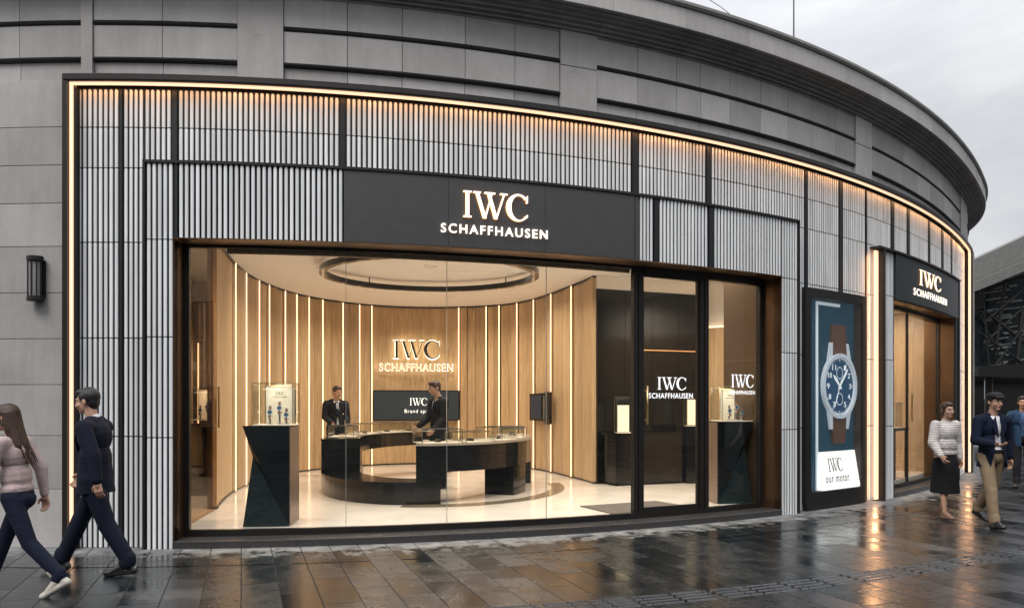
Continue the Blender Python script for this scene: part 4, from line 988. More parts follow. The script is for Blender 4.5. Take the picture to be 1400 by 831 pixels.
# ---- side shop interior
def ipoly(sa, sb, ra, rb, n=8): return [P(sa+(sb-sa)*i/n, ra) for i in range(n+1)]+[P(sb-(sb-sa)*i/n, rb) for i in range(n+1)]
mb = MB(); mb.prism(ipoly(o0-.3, o1+.5, -.56, -2.3), .02, FZ); struct(mb.build('side_shop_floor', M['floor']))
mb = MB(); mb.prism(ipoly(o0-.3, o1+.5, -.56, -2.3), 3.5, 3.6); struct(mb.build('side_shop_ceiling', M['ceil']))
sw = empty('side_shop_wall', (*P((o0+o1)/2, -2.3), FZ), 'warm wood wall inside the side entrance', 'wall')
mb = MB(); mb.cbox(o0-.3, o1+.5, -2.4, -2.3, FZ, 3.499); mb.build('wood_panel', M['wood'], sw)
for s_, lab in ((o0-.3, 'left'), (o1+.4, 'right')):
    mb = MB(); mb.cbox(s_, s_+.1, -2.29, -.57, FZ, 3.499); mb.build('end_wall', M['wood'], sw)
mb = MB(); mb.cbox(o0-.1, o1, -2.29, -2.27, 3.0, 3.03); mb.build('cove_light', M['ledin'], sw)
sa = o0+2.25; x, y = P(sa, -.80); sd = empty('display_table', (x, y, FZ), 'dark slim display table with lit cases inside the side entrance', 'table', rz=TAN(sa))
mb = MB(); mb.box((0, 0, .94), (.9, .45, .05)); local(mb, 'table_top', M['blackgl'], sd)
for sx_ in (-.40, .40):
    for sy_ in (-.18, .18): mb = MB(); mb.box((sx_, sy_, .458), (.05, .05, .912)); local(mb, 'leg', M['frame'], sd)
glass_case((x, y, FZ+.967), TAN(sa), (.5, .32, .48), 'lit glass cube on the display table inside the side entrance', None)
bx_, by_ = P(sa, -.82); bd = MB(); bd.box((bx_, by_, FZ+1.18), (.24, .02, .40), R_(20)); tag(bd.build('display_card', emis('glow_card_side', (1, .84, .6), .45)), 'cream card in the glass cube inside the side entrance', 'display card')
for (s_, r_) in ((o0+1.2, -1.3), (o0+3.0, -1.1)):
    x, y = P(s_, r_); o = empty('downlight', (x, y, 3.496), 'round recessed downlight in the ceiling of the side entrance', 'ceiling lamp', 'downlights in the side shop ceiling')
    mb = MB(); ringmesh(mb, 0, 0, .115, .102, -.006, .0, 24); local(mb, 'rim', M['ceil'], o)
    L_ = bpy.data.lights.new('downlight_lamp', 'AREA'); L_.shape = 'DISK'; L_.size = .2; L_.energy = 60; L_.color = (1.0, .80, .58)
    lo = bpy.data.objects.new('downlight_lamp', L_); COL.objects.link(lo); lo.location = (0, 0, -.006); lo.parent = o

# ================================================================== DISTANT HALL AT THE RIGHT
hall = empty('glass_roofed_hall', (24, 32, 0), 'dark glass roofed hall with a sloping pale beam behind the rounded building', 'building')
def q3(px, py, Y): return Vector(((px-700)/F*Y, Y, EYE+(HZ-py)*Y/F))
def slab(mb, p, q, r, s_, t=.3):
    vs = [p, q, r, s_]; back = [v+Vector((0, t, 0)) for v in vs]; mb.add(vs+back, [(0, 1, 2, 3), (7, 6, 5, 4), (0, 4, 5, 1), (1, 5, 6, 2), (2, 6, 7, 3), (3, 7, 4, 0)])
Yh = 30
mb = MB(); slab(mb, q3(1290, 374, Yh), q3(1480, 286, Yh), q3(1480, 320, Yh), q3(1290, 402, Yh), .8); mb.build('roof_beam', M['grey_pan'], hall, label='upper pale sloping beam')
mb = MB(); slab(mb, q3(1290, 404, Yh-.4), q3(1480, 322, Yh-.4), q3(1480, 338, Yh-.4), q3(1290, 416, Yh-.4), .8); mb.build('roof_beam', M['grey_pan'], hall, label='lower pale sloping beam')
mb = MB(); slab(mb, q3(1290, 416, Yh+1), q3(1480, 338, Yh+1), q3(1480, 520, Yh+1), q3(1290, 520, Yh+1), .1); mb.build('glazing', M['hallgl'], hall)
random.seed(21)
for k in range(34):
    yy = 362+k*4.2+random.uniform(-3, 3); xx = 1336+random.uniform(0, 52); L = random.uniform(8, 30); h_ = random.uniform(1, 2.4)
    if yy < 352+(1400-xx)*.62: yy = 354+(1400-xx)*.62
    mb = MB(); slab(mb, q3(xx, yy+L*.12, Yh+.95), q3(xx+L, yy-1, Yh+.95), q3(xx+L+2, yy+h_-.5, Yh+.95), q3(xx+2, yy+L*.12+h_, Yh+.95), .04); mb.build('reflection_streak', M['hallpale'] if k % 2 else M['grey_pan'], hall)  # thin pale slivers painted over the glazing as its streaky reflections
for a, b_, w in (((1343, 392), (1352, 500), .7), ((1346, 440), (1400, 396), .7), ((1340, 455), (1404, 500), .8), ((1360, 500), (1405, 440), .7), ((1340, 430), (1372, 500), .7)):
    mb = MB(); mb.tube([q3(*a, Yh+.4), q3(*b_, Yh+.4)], w*.05, 8); mb.build('strut', M['black'], hall)
for a, b_, w in (((1376, 372), (1361, 480), 1.2), ((1398, 420), (1390, 500), 1.6), ((1340, 420), (1402, 470), 1.4), ((1345, 470), (1400, 420), .9), ((1340, 398), (1410, 372), 1.5)):
    mb = MB(); mb.tube([q3(*a, Yh+.5), q3(*b_, Yh+.5)], w*.05, 8); mb.build('strut', M['black'], hall)
mb = MB(); slab(mb, q3(1338, 500, Yh-4), q3(1480, 494, Yh-4), q3(1480, 520, Yh-4), q3(1338, 514, Yh-4), 4); mb.build('canopy', M['black'], hall)
mb = MB(); slab(mb, q3(1290, 520, Yh+1.2), q3(1480, 520, Yh+1.2), q3(1480, 594, Yh+1.2), q3(1290, 594, Yh+1.2), .3); mb.build('rear_wall', M['black'], hall)
for px in (1352, 1420): mb = MB(); mb.tube([q3(px, 512, Yh-3.5), Vector((q3(px, 512, Yh-3.5).x, Yh-3.5, 0))], .12, 10); mb.build('column', M['frame'], hall)
mb = MB(); slab(mb, q3(1347, 520, Yh-3.2), q3(1352, 520, Yh-3.2), q3(1352, 545, Yh-3.2), q3(1347, 545, Yh-3.2), .05); mb.build('lit_panel', emis('cool_panel', (.6, .7, .8), .5), hall)

def block(name, a, b_, h, label, rows):  # unseen blocks added so the glass reflects something darker than sky
    a, b_ = Vector(a), Vector(b_); d = b_-a; c = (a+b_)/2; n_ = Vector((-d.y, d.x)).normalized(); ang = math.atan2(d.y, d.x)
    o = empty(name, (c.x, c.y, 0), label, 'building'); mb = MB(); mb.box((c.x-n_.x*3, c.y-n_.y*3, h/2), (d.length, 6, h), ang); mb.build('wall', M['stone_dark'], o)
    mb = MB(); mb.box((c.x-n_.x*3, c.y-n_.y*3, h+.2), (d.length+.8, 6.8, .4), ang); mb.build('roof', M['groove'], o)
    nb = int(d.length/4)
    for r in range(rows):
        for k in range(nb):
            p = a+d*((k+.5)/nb)+n_*.03; mb = MB(); mb.box((p.x, p.y, 2.0+3.6*r), (2.6, .1, 2.4), ang); mb.build('window', M['hallgl'], o)
block('added_street_block', (28, -16), (-28, -16), 9, 'unseen dark stone block added across the street for darker reflections', 2)
block('added_street_block', (27, 26), (27, -14), 9, 'unseen dark stone block added on the right for darker reflections', 2)
# ================================================================== PEOPLE
def remeshed(name, mb, vox, mats, smooth_it=4, fac=.5, pick=None):
    me0 = mb.mesh('tmp', [mats[0]], recalc=True); o = bpy.data.objects.new('tmp', me0); COL.objects.link(o)
    r = o.modifiers.new('r', 'REMESH'); r.mode = 'VOXEL'; r.voxel_size = vox
    if smooth_it: s_ = o.modifiers.new('s', 'SMOOTH'); s_.iterations = smooth_it; s_.factor = fac
    dg = bpy.context.evaluated_depsgraph_get(); me = bpy.data.meshes.new_from_object(o.evaluated_get(dg)); me.name = name
    bpy.data.objects.remove(o); bpy.data.meshes.remove(me0)
    me.materials.clear()
    for m in mats: me.materials.append(m)
    n = len(me.polygons); me.polygons.foreach_set('use_smooth', [True]*n)
    idx = [0]*n
    if pick:
        for p in me.polygons: idx[p.index] = pick(p.center)
    me.polygons.foreach_set('material_index', idx); me.update()
    return me
def cap(mb, a, b, ra, rb, fl=(1, 1), n=14):          # tapered limb with round ends; fl scales (across, front-back)
    a, b = Vector(a), Vector(b); t = (b-a); L = t.length; t = t/L
    u = Vector((1, 0, 0))-t*t.x
    if u.length < .2: u = Vector((0, 1, 0))-t*t.y
    u.normalize(); w_ = t.cross(u)
    rs = []
    for k in range(4): ph = R_(-88+88*k/4); rs.append((a+t*(ra*math.sin(ph)), ra*math.cos(ph)))
    rs.append((a, ra)); rs.append(((a+b)/2, (ra+rb)/2)); rs.append((b, rb))
    for k in range(1, 5): ph = R_(88*k/4); rs.append((b+t*(rb*math.sin(ph)), rb*math.cos(ph)))
    mb.rings([[c+u*(r*fl[0]*math.cos(6.2832*i/n))+w_*(r*fl[1]*math.sin(6.2832*i/n)) for i in range(n)] for c, r in rs])
def Rx(a): return Matrix.Rotation(R_(a), 3, 'X')
def Ry(a): return Matrix.Rotation(R_(a), 3, 'Y')
def Rz(a): return Matrix.Rotation(R_(a), 3, 'Z')
_pm = {}
def cloth(name, col, rough=.85, stripes=None, wr=.28):
    if name in _pm: return _pm[name]
    m, nt, b = new_mat(name); tc = N(nt, 'ShaderNodeTexCoord')
    nz = N(nt, 'ShaderNodeTexNoise', Scale=9.0, Detail=5.0); nt.links.new(tc.outputs['Object'], nz.inputs['Vector'])
    cr = ramp(nt, nz.outputs['Fac'], [(.3, tuple(c*.8 for c in col)), (.7, tuple(min(1, c*1.15) for c in col))]); src = cr.outputs[0]
    if stripes:
        wv = N(nt, 'ShaderNodeTexWave', Scale=stripes[0], Distortion=1.2, Detail=2.0); wv.bands_direction = 'Z'; nt.links.new(tc.outputs['Object'], wv.inputs['Vector'])
        st = ramp(nt, wv.outputs['Fac'], [(.45, stripes[1]), (.6, (1, 1, 1))]); mx = N(nt, 'ShaderNodeMix', data_type='RGBA', blend_type='MULTIPLY'); mx.inputs[0].default_value = 1
        nt.links.new(src, mx.inputs[6]); nt.links.new(st.outputs[0], mx.inputs[7]); src = mx.outputs[2]
    nt.links.new(src, b.inputs['Base Color']); b.inputs['Roughness'].default_value = rough;  b.inputs['Specular IOR Level'].default_value = .25
    mp = N(nt, 'ShaderNodeMapping'); mp.inputs['Scale'].default_value = (1, 1, 2.2); nt.links.new(tc.outputs['Object'], mp.inputs['Vector'])
    n2 = N(nt, 'ShaderNodeTexNoise', Scale=7.0, Detail=4.0, Distortion=.8); nt.links.new(mp.outputs[0], n2.inputs['Vector'])
    bp = N(nt, 'ShaderNodeBump', Strength=wr, Distance=.02); nt.links.new(n2.outputs['Fac'], bp.inputs['Height']); nt.links.new(bp.outputs[0], b.inputs['Normal'])
    _pm[name] = m; return m
SKIN = mat('skin', (.46, .27, .19), .5, var=.06); SKIN.node_tree.nodes['Principled BSDF'].inputs['Subsurface Weight'].default_value = .05
LIP = mat('lips', (.36, .13, .11), .45); EYE_W = mat('eye_white', (.6, .58, .55), .3); EYE_D = mat('eye_dark', (.02, .012, .01), .2)
HAIR_K = mat('black_hair', (.012, .010, .010), .45, var=.3, scale=40, stretch=(3, 3, .6), bump=.5, bscale=70); HAIR_B = mat('brown_hair', (.045, .022, .014), .45, var=.4, scale=30, stretch=(3, 3, .5), bump=.5, bscale=60)
SHOE = mat('black_leather', (.012, .012, .013), .3, coat=.3); BOOT = mat('pale_suede', (.50, .47, .42), .8, bump=.2)

def make_person(label, loc, rz, height, pose, style, vox=.007, group=None):
    root = empty('person', loc, label, 'person', group, rz); root.scale = (height/1.75,)*3
    fem = style.get('fem', False); g = pose.get
    lean = Rx(-g('lean', 3)); sw_ = .17 if fem else .195; hw = .095
    # facing +Y ; X to the person's right
    hip = {s_: Vector((s_*hw, 0, .92)) for s_ in (1, -1)}
    J = {}
    low = 9
    for s_, k in ((1, 'R'), (-1, 'L')):
        hf, kf, ab = g('hip'+k, 0), g('knee'+k, 0), g('leg'+k, 1)
        T = Rx(hf) @ Ry(-s_*ab*0) ; d = T @ Vector((s_*.01*ab, 0, -1)); knee = hip[s_]+d.normalized()*.44
        T2 = Rx(hf-kf); d2 = T2 @ Vector((0, 0, -1)); ank = knee+d2*.41
        fp = g('foot'+k, 0)       # foot pitch: positive = heel up
        fd = Rx(-fp) @ Vector((s_*.12, 1, 0)).normalized()
        toe = ank+fd*.15+Rx(-fp) @ Vector((0, 0, -.065)); heel = ank-fd*.045+Rx(-fp) @ Vector((0, 0, -.06))
        J[k] = (hip[s_], knee, ank, toe, heel, fd); low = min(low, toe.z-.030, heel.z-.030)
    dz = Vector((0, 0, -low))
    J = {k: tuple(v+dz if i < 5 else v for i, v in enumerate(t)) for k, t in J.items()}
    pel = Vector((0, 0, .94))+dz
    def up(x, y, z): return pel+lean @ Vector((x, y, z-.94))
    neck0 = up(0, -.005, 1.44); shz = 1.405
    hm = lean @ Rz(g('yaw', 0)) @ Rx(-g('nod', 0)); hc = up(0, .03, 1.50)+hm @ Vector((0, .012, .13))
    arms = {}
    for s_, k in ((1, 'R'), (-1, 'L')):
        sh = up(s_*sw_, 0, shz); af, ef, ab = g('arm'+k, 0), g('elb'+k, 15), g('abd'+k, 8)
        d = lean @ Rx(af) @ Vector((s_*math.sin(R_(ab)), 0, -math.cos(R_(ab)))); el = sh+d*.285
        d2 = lean @ Rx(af+ef) @ Vector((s_*math.sin(R_(ab*.4))-s_*g('in'+k, 0), 0, -math.cos(R_(ab*.4)))); d2.normalize(); wr = el+d2*.245
        arms[k] = (sh, el, wr, d2)
    # ---------- body
    mb = MB()
    mb.sphere(hc+hm @ Vector((0, -.012, .025)), (.074, .094, .088), hm); mb.sphere(hc+hm @ Vector((0, .022, -.035)), (.058, .068, .078), hm)
    mb.sphere(hc+hm @ Vector((0, .062, -.088)), (.026, .024, .022), hm)
    cap(mb, hc+hm @ Vector((0, .088, .012)), hc+hm @ Vector((0, .104, -.030)), .009, .015, n=8)
    mb.sphere(hc+hm @ Vector((0, .082, .026)), (.050, .014, .012), hm)
    for s_ in (1, -1):
        mb.sphere(hc+hm @ Vector((s_*.077, -.008, -.008)), (.011, .020, .032), hm, 8, 6); mb.sphere(hc+hm @ Vector((s_*.038, .062, -.030)), (.024, .024, .024), hm, 10, 7)
    mb.sphere(hc+hm @ Vector((0, .087, -.058)), (.025, .012, .010), hm, 10, 6)
    cap(mb, neck0-Vector((0, 0, .03)), hc+hm @ Vector((0, -.015, -.06)), .060 if not fem else .052, .052 if not fem else .045)
    mb.sphere(up(0, 0, 1.28), (.155 if not fem else .135, .10, .19), lean); mb.sphere(up(0, 0, 1.05), (.135 if not fem else .12, .095, .16), lean); mb.sphere(pel, (.15, .105, .12))
    for s_, k in ((1, 'R'), (-1, 'L')):
        h_, kn, an, toe, heel, fd = J[k]
        cap(mb, h_, kn, .078, .048); cap(mb, kn, an, .050, .032); cap(mb, (kn+an)/2+(kn-an)*.22+Vector((0, -.012, 0)), (kn+an)/2-(kn-an)*.1, .046, .034)
        cap(mb, heel, toe, .030, .026, (1.2, .9)); cap(mb, an, heel, .034, .030)
        sh, el, wr, d2 = arms[k]
        cap(mb, up(s_*.06, 0, shz), sh, .06, .052); cap(mb, sh, el, .047, .036); cap(mb, el, wr, .036, .024)
        # hand: palm, four fingers, thumb
        f_ = d2; side = Vector((0, 1, 0))-f_*f_.y; side = side.normalized() if side.length > .2 else Vector((0, 0, 1)); pn = f_.cross(side).normalized()*(-s_)
        grip = g('grip'+k, 25)
        cap(mb, wr, wr+f_*.035, .024, .026, (1, 1)); c0_ = wr+f_*.05
        for q in (-1.5, -.5, .5, 1.5): cap(mb, wr+f_*.015+side*(q*.012), wr+f_*.088+side*(q*.019), .013, .0125, n=8)
        for q, L in ((1.5, .070), (.5, .080), (-.5, .075), (-1.5, .058)):
            b0_ = wr+f_*.088+side*(q*.0195); dirn = f_
            for jn, frac in enumerate((.45, .32, .26)):
                ang_ = R_(grip*(1 if jn == 0 else 1.3)); dirn = (dirn*math.cos(ang_)+pn*math.sin(ang_)).normalized(); b1_ = b0_+dirn*(L*frac); cap(mb, b0_, b1_, .0092, .0082, n=8); b0_ = b1_
        t0 = wr+f_*.022+side*.020; t1 = t0+(f_*.6+side*.75+pn*.25).normalized()*.042; t2 = t1+(f_*.9+side*.15+pn*.3).normalized()*.032; cap(mb, t0, t1, .013, .011, n=8); cap(mb, t1, t2, .011, .009, n=8)
    def pick_body(c):
        l = hm.transposed() @ (c-hc)
        if abs(l.x) < .026 and -.068 < l.z < -.048 and l.y > .085: return 1
        return 0
    me = remeshed('body', mb, vox, [SKIN, LIP], 2, .4, pick_body); bo = bpy.data.objects.new('body', me); COL.objects.link(bo); bo.parent = root
    for s_ in (1, -1):
        mb = MB(); p = hc+hm @ Vector((s_*.032, .078, .004)); mb.sphere(p, (.013, .009, .008), hm, 10, 7); mb.cur = 1; mb.sphere(p+hm @ Vector((0, .005, 0)), (.0058, .0055, .0058), hm, 8, 6); local(mb, 'eye', [EYE_W, EYE_D], root, True)
        mb = MB(); cap(mb, hc+hm @ Vector((s_*.018, .094, .028)), hc+hm @ Vector((s_*.048, .082, .030)), .0045, .003, n=6); local(mb, 'eyebrow', style.get('hairm', HAIR_K), root, True)
    # ---------- hair
    mb = MB(); hs = style.get('hair', 'short')
    mb.sphere(hc+hm @ Vector((0, -.026, .040)), (.084, .098, .092), hm, 18, 12)
    mb.sphere(hc+hm @ Vector((0, .028, .088)), (.062, .062, .038), hm, 14, 8); mb.sphere(hc+hm @ Vector((0, -.055, -.01)), (.070, .055, .075), hm, 14, 8)
    for s_ in (1, -1): mb.sphere(hc+hm @ Vector((s_*.072, .004, .035)), (.012, .032, .036), hm, 8, 6)
    if hs == 'long':
        random.seed(3)
        for k in range(16):
            a = R_(180+k*12-90+180); x_ = .075*math.sin(R_(-105+k*14)); y_ = -.045-.045*math.cos(R_(-105+k*14))
            p0 = hc+hm @ Vector((x_, y_, .04)); p1 = hc+hm @ Vector((x_*1.12, y_-.015, -.10)); p2 = hc+hm @ Vector((x_*.95+random.uniform(-.02, .02), y_-.055, -.26)); p3 = hc+hm @ Vector((x_*.8, y_-.075, -.36+random.uniform(-.03, .03)))
            cap(mb, p0, p1, .026, .026, n=8); cap(mb, p1, p2, .026, .024, n=8); cap(mb, p2, p3, .024, .008, n=8)
    if hs == 'bun': mb.sphere(hc+hm @ Vector((0, -.115, .05)), (.042, .04, .04), hm, 12, 8)
    if hs in ('long', 'bun', 'bob'):
        for s_ in (1, -1): cap(mb, hc+hm @ Vector((s_*.070, .03, .06)), hc+hm @ Vector((s_*.080, -.01, -.06)), .018, .016, n=8)
    if hs == 'long':
        for k in range(26):
            x_ = random.uniform(-.075, .085); q0 = hc+hm @ Vector((x_, -.08, -.05)); q1 = q0+hm @ Vector((random.uniform(-.03, .03), -.05, -.2)); q2 = q1+hm @ Vector((random.uniform(-.04, .04), random.uniform(-.07, .0), -.17))
            cap(mb, q0, q1, .012, .008, n=6); cap(mb, q1, q2, .008, .005, n=6)
    me = remeshed('hair', mb, .0045 if hs == 'long' else .006, [style.get('hairm', HAIR_K)], 3); ho = bpy.data.objects.new('hair', me); COL.objects.link(ho); ho.parent = root
    if style.get('cap'):
        mb = MB(); mb.sphere(hc+hm @ Vector((0, -.004, .078)), (.098, .118, .058), hm, 20, 10); mb.sphere(hc+hm @ Vector((0, .10, .060)), (.068, .05, .014), hm, 14, 6)
        me = remeshed('cap', mb, .007, [cloth('dark_cap', (.02, .02, .022))], 3); ho = bpy.data.objects.new('flat_cap', me); COL.objects.link(ho); ho.parent = root
    # ---------- trousers or skirt
    def part(name, mb, m, v=vox, it=4, pick=None, cut=None, solid=0.0):
        me = remeshed(name, mb, v, m if isinstance(m, list) else [m], it, .5, pick)
        if cut:
            bm = bmesh.new(); bm.from_mesh(me); bmesh.ops.delete(bm, geom=[f for f in bm.faces if cut(f.calc_center_median())], context='FACES'); bm.to_mesh(me); bm.free()
        o = bpy.data.objects.new(name, me); COL.objects.link(o); o.parent = root
        if solid: md = o.modifiers.new('thickness', 'SOLIDIFY'); md.thickness = solid; md.offset = 0
        return o
    if style.get('skirt'):
        mb = MB(); kz = .40; rs = []
        kc = (J['R'][1]+J['L'][1])/2
        for t in np.linspace(0, 1, 9):
            c = pel.lerp(Vector((kc.x, kc.y*.55, kz)), t)+Vector((0, 0, .10*(1-t))); rx = .135+.055*min(1, t*3)+.015*t; ry = .105+.03*min(1, t*3)+.065*t
            rs.append([(c.x+rx*math.cos(6.2832*i/40)*(1+.035*t*math.sin(9*6.2832*i/40)), c.y+ry*math.sin(6.2832*i/40)*(1+.05*t*math.sin(7*6.2832*i/40)), c.z) for i in range(40)])
        mb.rings(rs); part('skirt', mb, cloth(*style['skirt']), it=2)
    if style.get('trousers'):
        mb = MB(); mb.sphere(pel+Vector((0, 0, -.01)), (.168, .122, .13)); mb.sphere(pel+Vector((0, -.03, -.05)), (.15, .115, .10))
        slim = .86 if fem else 1.0
        for k in 'RL':
            h_, kn, an, toe, heel, fd = J[k]; cap(mb, h_, kn, .098*slim, .074*slim, (1, 1.05)); cap(mb, kn, an+Vector((0, -.008, .035)), .074*slim, .064*slim, (1, 1.08)); cap(mb, an+Vector((0, 0, .06)), an+Vector((0, .006, .012)), .066*slim, .068*slim, (1, 1.1))
        part('trousers', mb, cloth(*style['trousers']))
    # shoes
    for k in 'RL':
        h_, kn, an, toe, heel, fd = J[k]; mb = MB(); sm = style.get('shoe', SHOE)
        cap(mb, heel, toe+fd*.035, .037, .034, (1.15, .95)); cap(mb, an+(heel-an)*.25, heel, .042, .038); cap(mb, an+(toe-an)*.2, toe, .040, .034, (1.1, 1))
        if style.get('boots'): cap(mb, an+(kn-an)*.22, an, .05, .046)
        me = remeshed('shoe', mb, .006, [sm], 2); o = bpy.data.objects.new('shoe', me); COL.objects.link(o); o.parent = root
    # shirt under / main top
    tm = style['top']; j = style.get('jacket')
    mb = MB(); bl = style.get('blouse', 0)
    mb.sphere(up(0, 0, 1.30), (.168 if not fem else .150+bl, .112+bl, .17), lean); mb.sphere(up(0, .0, 1.10), (.150 if not fem else .135+bl*1.2, .108+bl, .17), lean); mb.sphere(up(0, 0, .985), (.150 if not fem else .155+bl*.8, .112+bl*.6, .09), lean)
    cap(mb, up(-sw_*.8, 0, shz-.005), up(sw_*.8, 0, shz-.005), .064, .064); cap(mb, up(0, -.01, 1.42), up(0, .0, 1.462), .074, .062)
    if fem: mb.sphere(up(.06, .075, 1.27), (.065, .055, .06), lean); mb.sphere(up(-.06, .075, 1.27), (.065, .055, .06), lean)
    for s_, k in ((1, 'R'), (-1, 'L')):
        sh, el, wr, d2 = arms[k]; cap(mb, sh, el, .056+bl*.6, .046+bl*.8)
        if not style.get('halfsleeve'): cap(mb, el, wr-d2*.01, .045+bl*.8, .034+bl*.3)
    part('shirt' if not fem else 'blouse', mb, cloth(*tm))
    if j:
        mb = MB()
        mb.sphere(up(0, -.004, 1.30), (.185, .134, .17), lean); mb.sphere(up(0, 0, 1.10), (.172, .130, .18), lean)
        rs = []
        for t in np.linspace(0, 1, 6):
            c = up(0, .004, 1.12-.34*t); rs.append([c+lean @ Vector(((.160+.030*t)*math.cos(6.2832*i/28), (.124+.030*t)*math.sin(6.2832*i/28), 0)) for i in range(28)])
        mb.rings(rs)
        cap(mb, up(-sw_*.85, -.004, shz-.022), up(sw_*.85, -.004, shz-.022), .080, .080); cap(mb, up(-.09, -.012, shz+.03), up(.09, -.012, shz+.03), .055, .055); cap(mb, up(0, -.03, 1.40), up(0, -.018, 1.44), .072, .056)
        for s_, k in ((1, 'R'), (-1, 'L')):
            sh, el, wr, d2 = arms[k]; cap(mb, sh+(el-sh)*.06, el, .068, .058); cap(mb, el, wr-d2*.02, .058, .046); 
        op = style.get('open', .5)
        def cut(c):
            l = lean.transposed() @ (c-pel); z = l.z+.94
            if l.y < .02: return z < .79
            half = (.012+.052*max(0, (z-1.16)/.26)) if z > 1.16 else (.012+op*.10*max(0, (1.16-z)/.36))
            if op > .8: half = max(half, .045+.03*max(0, (1.2-z)/.4))
            return abs(l.x) < half and l.y > .04
        part('jacket', mb, cloth(*j), cut=cut, solid=.008)
        # lapels
        if style.get('lapel', True):
            for s_ in (1, -1):
                mb = MB(); pts_ = [(.030, .100, 1.44), (.072, .118, 1.40), (.098, .138, 1.30), (.030, .150, 1.17), (.016, .146, 1.18), (.030, .142, 1.30)]
                o = len(mb.v); A_ = [up(s_*x, y, z) for x, y, z in pts_]; B_ = [p+lean @ Vector((0, -.012, 0)) for p in A_]
                mb.v += [tuple(p) for p in A_+B_]; mb.face(range(o, o+6)); mb.face(list(range(o+6, o+12))[::-1])
                for i in range(6): mb.face((o+i, o+(i+1) % 6, o+6+(i+1) % 6, o+6+i))
                local(mb, 'lapel', cloth(*j), root)
    if style.get('tie'):
        mb = MB(); 
        mb.rings([[up(x*w__, .128 if z < 1.4 else .085, z) if f else up(x*w__, .118 if z < 1.4 else .07, z) for x, f in ((-1, 1), (1, 1), (1, 0), (-1, 0))] for z, w__ in ((1.435, .016), (1.405, .012), (1.20, .030), (1.12, .004))]); local(mb, 'tie', cloth(*style['tie']), root)
    if style.get('belt'):
        mb = MB(); c = pel+Vector((0, 0, .055)); ringmesh(mb, c.x, c.y, .172, .150, c.z-.018, c.z+.018, 36, .76); local(mb, 'belt', SHOE, root)
    return root, arms
# left: woman walking left, seen partly
YW = 6.62
wx_ = (24-700)/F*YW
NAVY = ('navy_suit', (.005, .008, .020)); 
wm, am = make_person('woman with long brown hair in a pale striped top walking out at the left edge', (wx_, YW, 0), R_(90), 1.60,
    dict(lean=5, hipR=24, kneeR=4, footR=-12, hipL=-22, kneeL=18, footL=30, armR=-20, elbR=20, armL=24, elbL=30, abdR=12, abdL=10),
    dict(fem=True, hair='long', hairm=HAIR_B, top=('striped_knit', (.58, .47, .46), .9, (26, (.72, .66, .66)), .3), blouse=.014, trousers=('dark_jeans', (.008, .012, .028)), shoe=BOOT, boots=True), .006)
# left: man in navy suit
YM = 7.45; mx_ = (131-700)/F*YM
make_person('man with black hair in a navy suit striding left past the slatted wall', (mx_, YM, 0), R_(90), 1.755,
    dict(lean=2, hipR=26, kneeR=2, footR=-6, hipL=-20, kneeL=8, footL=4, armR=20, elbR=18, armL=-22, elbL=14, abdR=8, abdL=8, nod=6),
    dict(hairm=HAIR_K, top=('white_shirt', (.62, .65, .72)), trousers=NAVY, jacket=NAVY, open=.1, tie=('dark_tie', (.015, .02, .04))), .006)
# right couple
YR = 11.0
make_person('woman in pale blouse and black knee length skirt beside the man in a cap', ((1292-700)/F*YR, YR, 0), R_(190), 1.565,
    dict(lean=1, hipR=10, kneeR=4, footR=-4, hipL=-8, kneeL=14, footL=14, armR=8, elbR=35, armL=-8, elbL=20, abdR=14, abdL=12, inR=.15),
    dict(fem=True, hair='bun', hairm=HAIR_B, top=('pale_blouse', (.66, .63, .61), .8, (9, (.6, .58, .6)), .7), blouse=.035, skirt=('black_skirt', (.008, .008, .010)), shoe=mat('tan_sandal', (.22, .13, .09), .5)), .007)
YR2 = 10.25
make_person('man in a flat cap with an open navy blazer and khaki trousers at the right', ((1356-700)/F*YR2, YR2, 0), R_(188), 1.70,
    dict(lean=1, hipR=14, kneeR=6, footR=-6, hipL=-16, kneeL=22, footL=20, armR=6, elbR=75, armL=-12, elbL=18, abdR=14, abdL=14, inR=.5),
    dict(cap=True, hairm=HAIR_K, top=('white_cotton', (.70, .70, .74)), trousers=('khaki_trousers', (.27, .20, .13)), jacket=('navy_blazer', (.004, .008, .024)), open=1.0, belt=True), .007)
# distant walker at the frame edge
YB = 15.2
make_person('distant walker in a blue jacket at the right edge', ((1398-700)/F*YB, YB, 0), R_(150), 1.70,
    dict(hipR=12, kneeR=5, hipL=-12, kneeL=15, footL=15, armR=10, armL=-10), dict(hairm=HAIR_K, top=('blue_shirt', (.10, .16, .30)), trousers=('dark_trousers', (.012, .012, .016)), jacket=('blue_jacket', (.018, .05, .11)), open=.2), .010)
# staff
SU = ('black_suit', (.008, .009, .012))
YS = 16.2; s1_, _ = make_person('shop assistant in a dark suit standing behind the left counter', ((459-700)/F*YS, YS, FZ), R_(-150), 1.76,
    dict(lean=0, armR=10, elbR=50, armL=6, elbL=40, inR=.4, inL=.3, yaw=15, nod=10), dict(hairm=HAIR_B, top=('white_shirt', (.62, .65, .72)), trousers=SU, jacket=SU, open=.3, tie=('dark_tie', (.015, .02, .04))), .009)
YS2 = 13.6; s2_, _ = make_person('shop assistant in a dark suit between the counters, looking left', ((601-700)/F*YS2, YS2, FZ), R_(125), 1.80,
    dict(lean=2, armR=14, elbR=40, armL=10, elbL=40, nod=14), dict(hairm=HAIR_B, top=('white_shirt', (.62, .65, .72)), trousers=SU, jacket=SU, open=.3), .008)


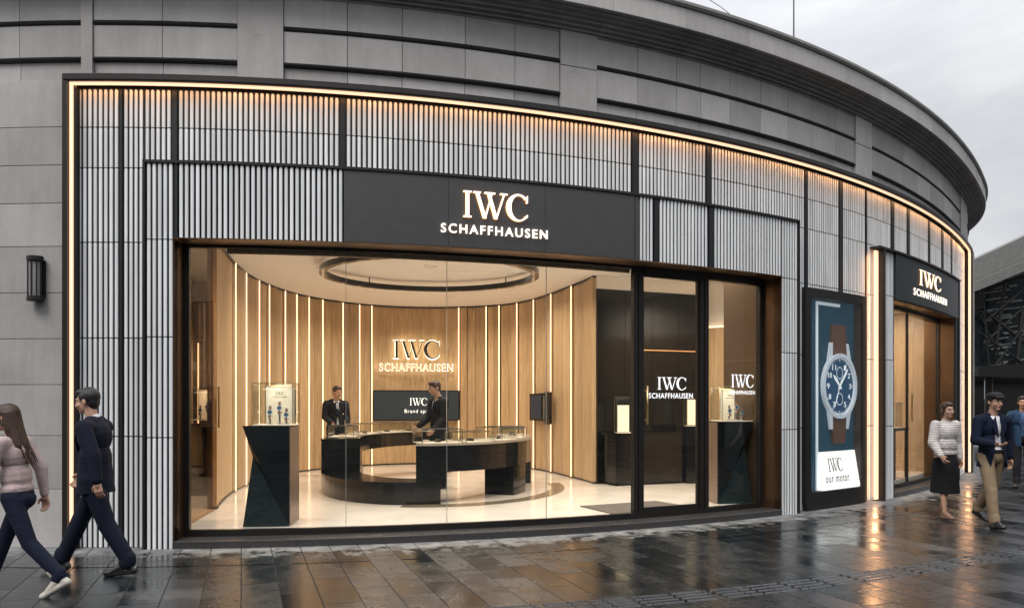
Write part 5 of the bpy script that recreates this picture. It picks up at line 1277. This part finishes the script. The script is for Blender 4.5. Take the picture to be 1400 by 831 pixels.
# ================================================================== CAMERA, WORLD, SUN
cam = bpy.data.cameras.new('camera'); co = bpy.data.objects.new('camera', cam); COL.objects.link(co)
co.location = (0, 0, EYE); co.rotation_euler = (R_(90), 0, 0); cam.lens = 36*F/1400; cam.sensor_width = 36; cam.shift_y = (HZ-415.5)/1400; cam.clip_end = 600; cam.clip_start = .05
scene.camera = co
w = bpy.data.worlds.new('World'); scene.world = w; w.use_nodes = True; nt = w.node_tree; bg = nt.nodes['Background']
SUN_EL, SUN_AZ = 52, 205     # azimuth measured clockwise from +Y
sky = N(nt, 'ShaderNodeTexSky', sky_type='NISHITA'); sky.sun_disc = False; sky.sun_elevation = R_(SUN_EL); sky.sun_rotation = R_(SUN_AZ); sky.dust_density = 4; sky.air_density = 1.5
tc = N(nt, 'ShaderNodeTexCoord'); mp = N(nt, 'ShaderNodeMapping'); mp.inputs['Scale'].default_value = (1, 1, 2.6); nt.links.new(tc.outputs['Generated'], mp.inputs['Vector'])
nz = N(nt, 'ShaderNodeTexNoise', Scale=1.9, Detail=6.0, Roughness=.55, Distortion=.4); nt.links.new(mp.outputs[0], nz.inputs['Vector'])
cl_ = ramp(nt, nz.outputs['Fac'], [(.34, (4.8, 4.95, 5.35)), (.5, (6.3, 6.35, 6.6)), (.66, (8.3, 8.2, 8.15))])
mx = N(nt, 'ShaderNodeMix', data_type='RGBA'); mx.inputs[0].default_value = .90; nt.links.new(sky.outputs[0], mx.inputs[6]); nt.links.new(cl_.outputs[0], mx.inputs[7])
sx = N(nt, 'ShaderNodeSeparateXYZ'); nt.links.new(tc.outputs['Generated'], sx.inputs[0])
zr = N(nt, 'ShaderNodeMapRange'); zr.inputs[1].default_value = .30; zr.inputs[2].default_value = .95; zr.inputs[3].default_value = 1.0; zr.inputs[4].default_value = 2.6; nt.links.new(sx.outputs['Z'], zr.inputs[0])
vm = N(nt, 'ShaderNodeVectorMath', operation='SCALE'); nt.links.new(mx.outputs[2], vm.inputs[0]); nt.links.new(zr.outputs[0], vm.inputs['Scale'])
nt.links.new(vm.outputs[0], bg.inputs['Color']); bg.inputs['Strength'].default_value = .105
sl = bpy.data.lights.new('sun', 'SUN'); sl.energy = 1.5; sl.angle = R_(25); sl.color = (1, .96, .9); so = bpy.data.objects.new('sun', sl); COL.objects.link(so)
dv = Vector((math.sin(R_(SUN_AZ))*math.cos(R_(SUN_EL)), math.cos(R_(SUN_AZ))*math.cos(R_(SUN_EL)), math.sin(R_(SUN_EL)))); so.rotation_euler = (-dv).to_track_quat('-Z', 'Y').to_euler(); so.location = dv*30
scene.view_settings.view_transform = 'Standard'; scene.view_settings.look = 'None'; scene.view_settings.exposure = .14; scene.view_settings.gamma = 1
scene.render.engine = 'CYCLES'; cy = scene.cycles; cy.use_denoising = True; cy.max_bounces = 8; cy.diffuse_bounces = 4; cy.glossy_bounces = 4; cy.transparent_max_bounces = 24; cy.sample_clamp_indirect = 6; cy.caustics_reflective = False; cy.caustics_refractive = False
